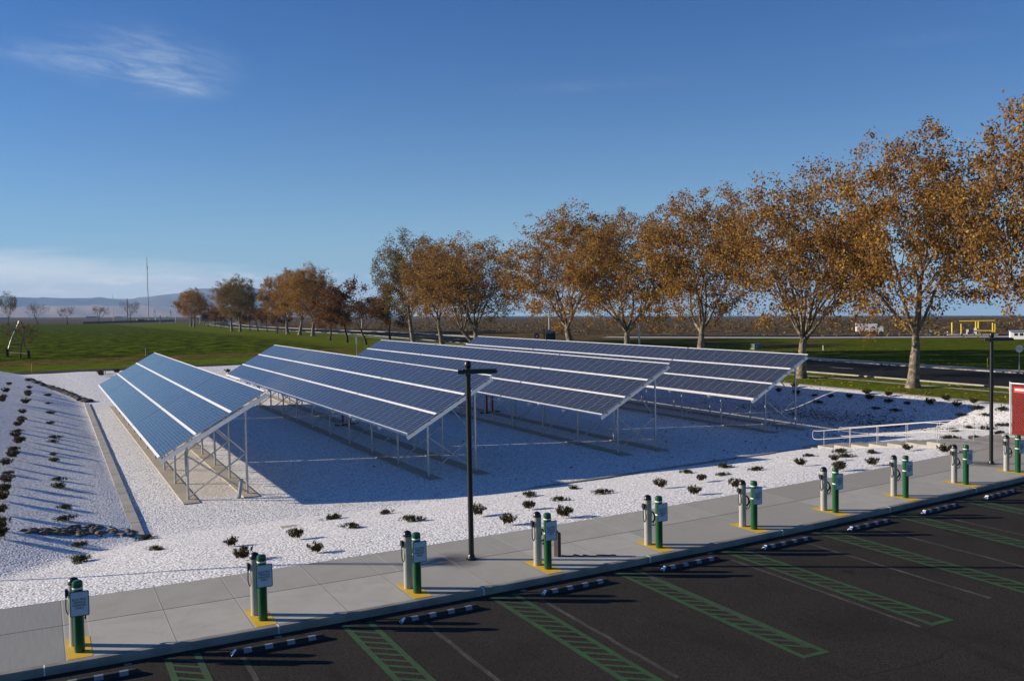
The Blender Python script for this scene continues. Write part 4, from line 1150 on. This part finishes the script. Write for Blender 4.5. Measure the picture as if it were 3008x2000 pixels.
part('drop_hose', MB().tube([(tl.x+.7, tl.y, tl.z), (tl.x+1.1, tl.y, tl.z-1.2), (tl.x+.9, tl.y, tl.z-2.6), (tl.x+1.1, tl.y, tl.z-3.8)], .05, 6), M['black'], t, True)
# marker posts
def stake(px, py, h, r, mat, label, name='marker_post', cat='marker post', capm=None):
    p = P0(px, py); s = scale_at(p); t = thing(name, label, cat, (p.x, p.y, p.z))
    part('stem', MB().tube([(0, 0, 0), (0, 0, h*s*.92)], r, 8), mat, t); part('cap', MB().tube([(0, 0, h*s*.92), (0, 0, h*s)], r*1.15, 8), capm or mat, t); return t
stake(95, 1093, 25, .05, M['orange'], 'thin orange marker post beside the asphalt path at the left')
stake(428, 1045, 22, .05, M['grey_paint'], 'short grey marker post in the dry grass above the first array')
stake(1082, 1033, 20, .05, M['wood'], 'short brown marker post left of the third array top')
stake(2418, 1029, 14, .05, M['white_paint'], 'short white marker post on the lawn across the street')
p = P0(1048, 1051); s = scale_at(p); t = thing('path_sign', 'narrow white sign on a thin post behind the second array', 'sign', tuple(p))
part('post', MB().tube([(0, 0, 0), (0, 0, 60*s)], .03, 6), M['galv'], t); part('panel', MB().box((0, -.05, 51*s), (.16, .02, 20*s)), M['white_paint'], t)
p = P0(1031, 999); t = thing('fire_hydrant', 'yellow fire hydrant on the verge between small trees', 'fire hydrant', tuple(p)); t.scale = (1.2, 1.2, 1.2)
part('barrel', MB().lathe([(.17, 0), (.17, .05), (.12, .08), (.12, .55), (.15, .58), (.13, .68), (.05, .76)], 14), M['gas_yellow'], t, True)
part('nozzle', MB().tube([(-.22, 0, .42), (.22, 0, .42)], .06, 10), M['gas_yellow'], t)
# street lamps and poles (grey)
def grey_pole(px, py, top, r, label, mat='galv', arm=0, name='street_lamp', cat='street lamp'):
    p = P0(px, py); h = (py-top)*scale_at(p); t = thing(name, label, cat, tuple(p))
    part('pole', MB().lathe([(r, 0), (r*.7, h)], 10), M[mat], t, True)
    if arm: part('arm', MB().tube([(0, 0, h-.2), (arm*.5, 0, h+.1), (arm, 0, h+.15)], r*.5, 6), M[mat], t); part('lamp_head', MB().box((arm*1.2, 0, h+.12), (.7*abs(arm)/1.5, .25, .12)), M[mat], t)
    return t, h
grey_pole(1063, 976, 865, .10, 'grey street lamp between the small trees beyond the street', arm=-1.6)
grey_pole(761, 963, 915, .10, 'white lamp pole among the small trees of the avenue', 'white_paint')
grey_pole(586, 952, 922, .10, 'grey sign pole left of the small avenue trees', 'galv')
grey_pole(1613, 971, 905, .12, 'grey pole with a blue board behind the green sign', 'galv')
grey_pole(1878, 1016, 955, .14, 'grey pole between two big sycamores behind the farthest array', 'galv')
grey_pole(2693, 975, 915, .12, 'thin pole seen between the limbs of the stout sycamore', 'galv')
t, h = grey_pole(437, 941, 766, .55, 'tall slender mast standing alone on the skyline', 'grey_paint', name='radio_mast', cat='mast')
part('antenna', MB().tube([(0, 0, h), (0, 0, h+4)], .12, 6).box((.0, 0, h+2.5), (.9, .3, 1.5)), M['grey_paint'], t); part('antenna', MB().box((.5, 0, h-9.), (.8, .6, 3.)), M['grey_paint'], t)
grey_pole(333, 948, 866, .22, 'thin grey pole left of the bare tree on the skyline', 'galv', name='flag_pole', cat='pole')
t, h = grey_pole(375.5, 946, 880, .42, 'thick dark wooden pole beside the bare tree', 'wood', name='power_pole', cat='power pole')
part('cap', MB().box((0, 0, h), (.5, .4, 2.)), M['wood'], t)
for i, (px, py, tp, w_) in enumerate(((319, 926, 900, 1.), (455, 928, 909, .8), (502, 930, 911, 1.2))):
    p = P0(px, py+8); s = scale_at(p); h = (py-tp+8)*s; t = thing('pylon', ['distant lattice pylon left of the thin grey pole', 'small distant pylon right of the tall mast', 'distant pylon left of the rusty pair of trees'][i], 'pylon', tuple(p), 0, 'distant pylons')
    part('leg', MB().tube([(-h*.12, 0, 0), (0, 0, h)], .25, 4).tube([(h*.12, 0, 0), (0, 0, h)], .25, 4), M['wood'], t); part('crossarm', MB().box((0, 0, h*.85), (h*.3, .3, .3)).box((0, 0, h*.7), (h*.24, .3, .3)), M['wood'], t)
# low dark wall on the skyline
p0 = P0(243, 951); p1 = P0(512, 948); d = p1-p0; L = d.length
t = thing('boundary_wall', 'long low dark wall along the far edge of the green field', 'wall', tuple(p0), math.atan2(d.y, d.x))
part('masonry', MB().box((L/2, 0, .6), (L, .4, 1.4)), M['wood'], t)
mb = MB(); 
for k in range(int(L/6)): mb.box((k*6+1, 0, 1.45), (.5, .5, .3))
part('coping', mb, M['wood'], t)
# white cabinets and signs near the mast
p = P0(458, 943); s = scale_at(p); t = thing('white_cabinet', 'tall white utility cabinet right of the mast', 'cabinet', tuple(p)); part('body', MB().box((0, 0, 8*s), (3.6*s, .8, 15*s)), M['white_paint'], t); part('plinth', MB().box((0, 0, .1), (4.2*s, 1., .2)), M['concrete'], t)
p = P0(471, 949); s = scale_at(p); t = thing('grey_pillar', 'dark grey pillar with a cap right of the white cabinet', 'pillar', tuple(p)); part('shaft', MB().box((0, 0, 9*s), (2.6*s, .5, 18*s)), M['grey_paint'], t); part('cap', MB().box((0, 0, 19.5*s), (4.2*s, .9, 3*s)), M['wood'], t)
p = P0(491, 949); s = scale_at(p); t = thing('round_sign', 'round white sign on a thin post near the far avenue end', 'sign', tuple(p)); part('post', MB().tube([(0, 0, 0), (0, 0, 14*s)], .06, 6), M['galv'], t); part('disc', MB().tube([(0, -.1, 17*s), (0, -.16, 17*s)], 3.2*s, 16), M['white_paint'], t)
p = P0(414, 945); s = scale_at(p); t = thing('brown_screen', 'brown screened enclosure at the foot of the mast', 'enclosure', tuple(p)); part('screen', MB().box((0, 0, 3.8*s), (19*s, 3, 7*s)), M['wood'], t); part('pier', MB().box((-10.2*s, 0, 4*s), (1.4*s, 3.2, 8*s)), M['concrete'], t); part('pier', MB().box((10.2*s, 0, 4*s), (1.4*s, 3.2, 8*s)), M['concrete'], t)
t, h = grey_pole(516, 948, 905, .18, 'white camera pole with a side arm at the far avenue end', 'white_paint', name='camera_pole', cat='pole')
s = scale_at(P0(516, 948)); part('arm', MB().tube([(0, 0, h*.98), (-11*s, 0, h+5*s)], .12, 6), M['white_paint'], t); part('camera', MB().box((-10*s, 0, h+7*s), (3*s, .6, 2*s)), M['black'], t); part('camera', MB().box((-5*s, 0, h+4.5*s), (2.4*s, .6, 2*s)), M['black'], t)
# far buildings
for i, (px, py, wpx, hpx, mat, lab) in enumerate(((270, 936, 30, 7, 'grey_paint', 'low blue-grey shed far behind the left bare trees'), (348, 934, 18, 5, 'grey_paint', 'low distant shed between the thin pole and the dark pole'), (10, 937, 30, 4, 'cabinet', 'dark distant shed at the left edge of the skyline'), (188, 945, 4, 3, 'white_paint', 'tiny white building between two bare trees'), (366, 934, 10, 5, 'white_paint', 'pale distant shed left of the dark wooden pole'))):
    p = P0(px, py); s = scale_at(p); t = thing('distant_shed', lab, 'building', tuple(p), -YAW, 'distant sheds')
    part('wall', MB().box((0, 0, hpx*s*.4), (wpx*s, wpx*s*.4, hpx*s*.8)), M[mat], t); part('roof', MB().box((0, 0, hpx*s*.9), (wpx*s*1.03, wpx*s*.43, hpx*s*.2)), M['grey_paint'], t)

# things across the street
p = P0(1577, 1003); t = thing('red_sign', 'small red and white round sign left of the orange pillar', 'sign', tuple(p), -YAW)
part('post', MB().tube([(0, .05, 0), (0, .05, .8)], .03, 6), M['galv'], t); sgn = part('disc', MB().tube([(0, 0, .95), (0, -.04, .95)], .46, 16), M['red_paint'], t); part('emblem', MB().tube([(0, -.041, .9), (0, -.05, .9)], .2, 8), M['white_paint'], sgn)
p = at(1612, 1006, terr(77, 137)); t = thing('monument_sign', 'dark green board with an orange pillar beyond the farthest array', 'sign', tuple(p), -YAW)
part('pillar', MB().box((-.75, 0, 1.1), (.34, .34, 2.2)), M['pylon_orange'], t); bd = part('board', MB().box((.35, 0, 1.05), (1.6, .2, 2.1)), M['dark_green'], t)
part('swoosh', MB().poly([(-.45, -.104, 2.09), (1.14, -.104, 2.09), (.95, -.104, 1.85), (.5, -.104, 1.5), (-.45, -.104, 1.5)]), M['grey_paint'], bd)
def cabinet(px, py, wpx, hpx, label):
    p = P0(px, py); s = scale_at(p); t = thing('transformer_box', label, 'transformer', tuple(p), -YAW+.35, 'green transformer boxes'); w_, h_ = wpx*s, hpx*s
    part('body', MB().box((0, 0, h_*.42), (w_, w_*.7, h_*.85)), M['cabinet'], t); part('lid', MB().box((0, 0, h_*.92), (w_*1.05, w_*.75, h_*.12)), M['cabinet'], t)
    part('pad', MB().box((0, 0, .03), (w_*1.2, w_*.9, .08)), M['concrete'], t)
    part('warning_label', MB().box((-w_*.2, -w_*.352, h_*.55), (w_*.14, .01, h_*.2)), M['white_paint'], t); return t
cabinet(2222, 1026, 26, 17, 'green transformer box on the lawn above the farthest array')
cabinet(1656, 1006, 20, 9, 'green transformer box beside the trunk of the golden sycamore')
p = P0(2545, 980); s = scale_at(p)
t = thing('box_truck', 'white box truck parked on the road beyond the lawn', 'truck', tuple(p), -.72); t.scale = (.6, .6, .55)
part('cargo_box', MB().box((0, 0, 2.), (6., 2.3, 2.5)), M['white_paint'], t); part('cab', MB().box((3.9, 0, 1.45), (1.6, 2.2, 1.9)), M['white_paint'], t); part('chassis', MB().box((.8, 0, .65), (7.6, .9, .25)), M['black_metal'], t)
for q in (-2., 2.6, 4.0):
    for sd_ in (-1, 1): part('wheel', MB().tube([(q, sd_*.85, .48), (q, sd_*1.1, .48)], .47, 14), M['tyre'], t)
part('windscreen', MB().box((4.71, 0, 1.75), (.03, 1.9, .75)), M['dark_glass'], t)
# gas metering station
base = at(2797, 985); s = scale_at(base)
t = thing('gas_station_piping', 'yellow pipe frame of the gas metering yard beyond the lawn', 'pipework', tuple(base), -YAW-.44)
for xq, hh, rr_ in ((0, 38, 2.6), (24, 34, 2.), (62, 40, 2.), (69, 40, 2.4), (106, 36, 2.2), (112, 34, 1.6)):
    part('riser', MB().tube([(xq*s, 0, 0), (xq*s, 0, hh*s)], rr_*s, 10), M['gas_yellow'], t, True)
part('header', MB().tube([(18*s, 1., 41*s), (112*s, 1., 42*s)], 1.3*s, 8), M['gas_yellow'], t, True)
part('header', MB().tube([(60*s, -.5, 14*s), (112*s, -.5, 13*s)], 1.5*s, 8), M['gas_yellow'], t, True)
part('skid', MB().box((55*s, 1, .1), (130*s, 3, .2)), M['concrete'], t)
for i, (xq, wq, hq, m_) in enumerate(((45, 6, 16, 'white_paint'), (50, 9, 9, 'tyre'), (-45, 13, 8, 'gas_yellow'), (-63, 7, 14, 'grey_paint'), (68, 7, 20, 'white_paint'), (-14, 3, 11, 'white_paint'))):
    p = at(2797+xq, 985); tt = thing('meter_cabinet', ['white meter cabinet between the yellow risers', 'dark round valve housing between the yellow risers', 'low yellow cabinet left of the yellow risers', 'grey cabinet beside the road left of the pipe yard', 'tall white cabinet under the paired yellow risers', 'slim white cabinet left of the first yellow riser'][i], 'cabinet', tuple(p), -YAW-.44, 'cabinets of the pipe yard')
    part('body', MB().box((0, 0, hq*s*.5), (wq*s, .6, hq*s)), M[m_], tt); part('lid', MB().box((0, 0, hq*s+.04), (wq*s*1.08, .7, .07)), M[m_], tt)
p = at(2992, 996); s = scale_at(p)
t = thing('site_office', 'white site office with dark windows at the right edge', 'building', (p.x, p.y, p.z), -YAW-.44)
part('wall', MB().box((12*s, 0, 12*s), (70*s, 3., 22*s)), M['white_paint'], t)
for q in (-9, 5, 19):
    wv_ = part('window', MB().box((q*s, -1.52, 15*s), (8*s, .05, 7*s)), M['dark_glass'], t)
part('roof', MB().box((12*s, 0, 24*s), (73*s, 3.4, 2*s)), M['grey_paint'], t)
p = at(2994, 1098, terr(73.5, 50)); s = scale_at(p)
t = thing('stop_sign', 'back of a grey octagonal sign beside the street at the right', 'sign', tuple(p), -YAW-.44)
part('post', MB().tube([(0, .03, 0), (0, .03, 84*s)], .035, 8), M['galv'], t); part('plate', MB().tube([(0, 0, 74*s), (0, .012, 74*s)], 10.8*s, 8), M['galv_light'], t)
p = at(2901, 1080, terr(74, 58)); t = thing('marker_post', 'short yellow marker post beyond the street, behind the right lamp post', 'marker post', tuple(p)); part('stem', MB().tube([(0, 0, 0), (0, 0, .85)], .04, 8), M['gas_yellow'], t); part('cap', MB().tube([(0, 0, .85), (0, 0, .9)], .045, 8), M['gas_yellow'], t)
# a car far along the street
p = at(668, 951, terr(77, 390)); t = thing('parked_car', 'tiny white car on the street among the avenue trunks', 'car', tuple(p), R(80))
mb = MB().box((0, 0, .65), (4.5, 1.8, .7)); part('body', mb, M['white_paint'], t); part('cabin', MB().box((-.2, 0, 1.25), (2.4, 1.6, .55)), M['dark_glass'], t)
for q in (-1.4, 1.4):
    for sd_ in (-1, 1): part('wheel', MB().tube([(q, sd_*.75, .33), (q, sd_*.95, .33)], .33, 12), M['tyre'], t)

# ------------------------------------------------------------------ hills
def hill(name, prof, dist, depth, mat, base_dz):
    """prof: crest as (photo x, photo y); built as a rounded ridge of real size at this distance"""
    rows = []; n = 60; pr = []
    xs_ = [prof[0][0]+(prof[-1][0]-prof[0][0])*k/n for k in range(n+1)]
    for x_ in xs_:
        for (a, b) in zip(prof, prof[1:]):
            if a[0] <= x_ <= b[0]: 
                q = (x_-a[0])/(b[0]-a[0]); q = q*q*(3-2*q)*.5+q*.5; pr.append((x_, a[1]+(b[1]-a[1])*q)); break
    rg = random.Random(2); v = []; m = 8
    for (x_, y_) in pr:
        d = ray(x_, y_); k = dist/math.hypot(d.x, d.y); crest = Vector((0, 0, H))+d*k
        u_ = Vector((d.x, d.y, 0)).normalized()
        gb = terr(crest.x, crest.y)-depth*.02
        for j in range(m+1):
            q = j/m; off = -depth*(1-q); z = gb-20+(crest.z-gb+20)*(math.sin(q*math.pi/2)**1.3)
            wob = (math.sin(x_*.045+j*1.1)+math.sin(x_*.11-j*.7)*.5)*(crest.z-gb)*.05*(1 if 0 < j < m else 0)
            v.append((crest.x+u_.x*off, crest.y+u_.y*off, z+wob))
        v.append((crest.x+u_.x*depth*.8, crest.y+u_.y*depth*.8, gb-60))
    w_ = m+2; f = [(i*w_+j, (i+1)*w_+j, (i+1)*w_+j+1, i*w_+j+1) for i in range(n) for j in range(w_-1)]
    me = bpy.data.meshes.new(name); me.from_pydata(v, [], f); me.materials.append(mat); me.polygons.foreach_set('use_smooth', [True]*len(f)); me.update()
    return structure(name, me)
hill('hills', [(-500, 880), (-200, 872), (60, 873), (140, 876), (250, 875.5), (330, 876.5), (360, 879), (400, 877), (440, 872), (475, 866), (520, 862), (560, 856), (610, 847), (680, 842), (760, 848), (850, 858), (960, 878), (1060, 902), (1200, 925)], 12000, 2600, M['hill'], 0)
hill('steppe_slope', [(-500, 903), (0, 901), (150, 899), (230, 897.5), (330, 898), (420, 898), (520, 903), (640, 905), (760, 910), (900, 918), (1060, 927)], 8200, 3600, M['steppe'], 0)

# ------------------------------------------------------------------ haze
HAZE = True
if HAZE:
    m_ = bpy.data.materials.new('haze'); m_.use_nodes = True; t_ = NT(m_.node_tree); t_.n.remove(t_.n['Principled BSDF'])
    pv = t_.new('ShaderNodeVolumePrincipled'); pv.inputs['Color'].default_value = (.38, .61, .95, 1); pv.inputs['Density'].default_value = 8e-5; pv.inputs['Anisotropy'].default_value = 0.
    t_.l.new(pv.outputs[0], t_.n['Material Output'].inputs['Volume'])
    mb = MB().box((4000, 6500, -230), (26000, 17000, 1200.)); o = part('haze', mb, m_); o['kind'] = 'stuff'; tag(o, 'thin blue haze over the plain and far hills', 'haze')
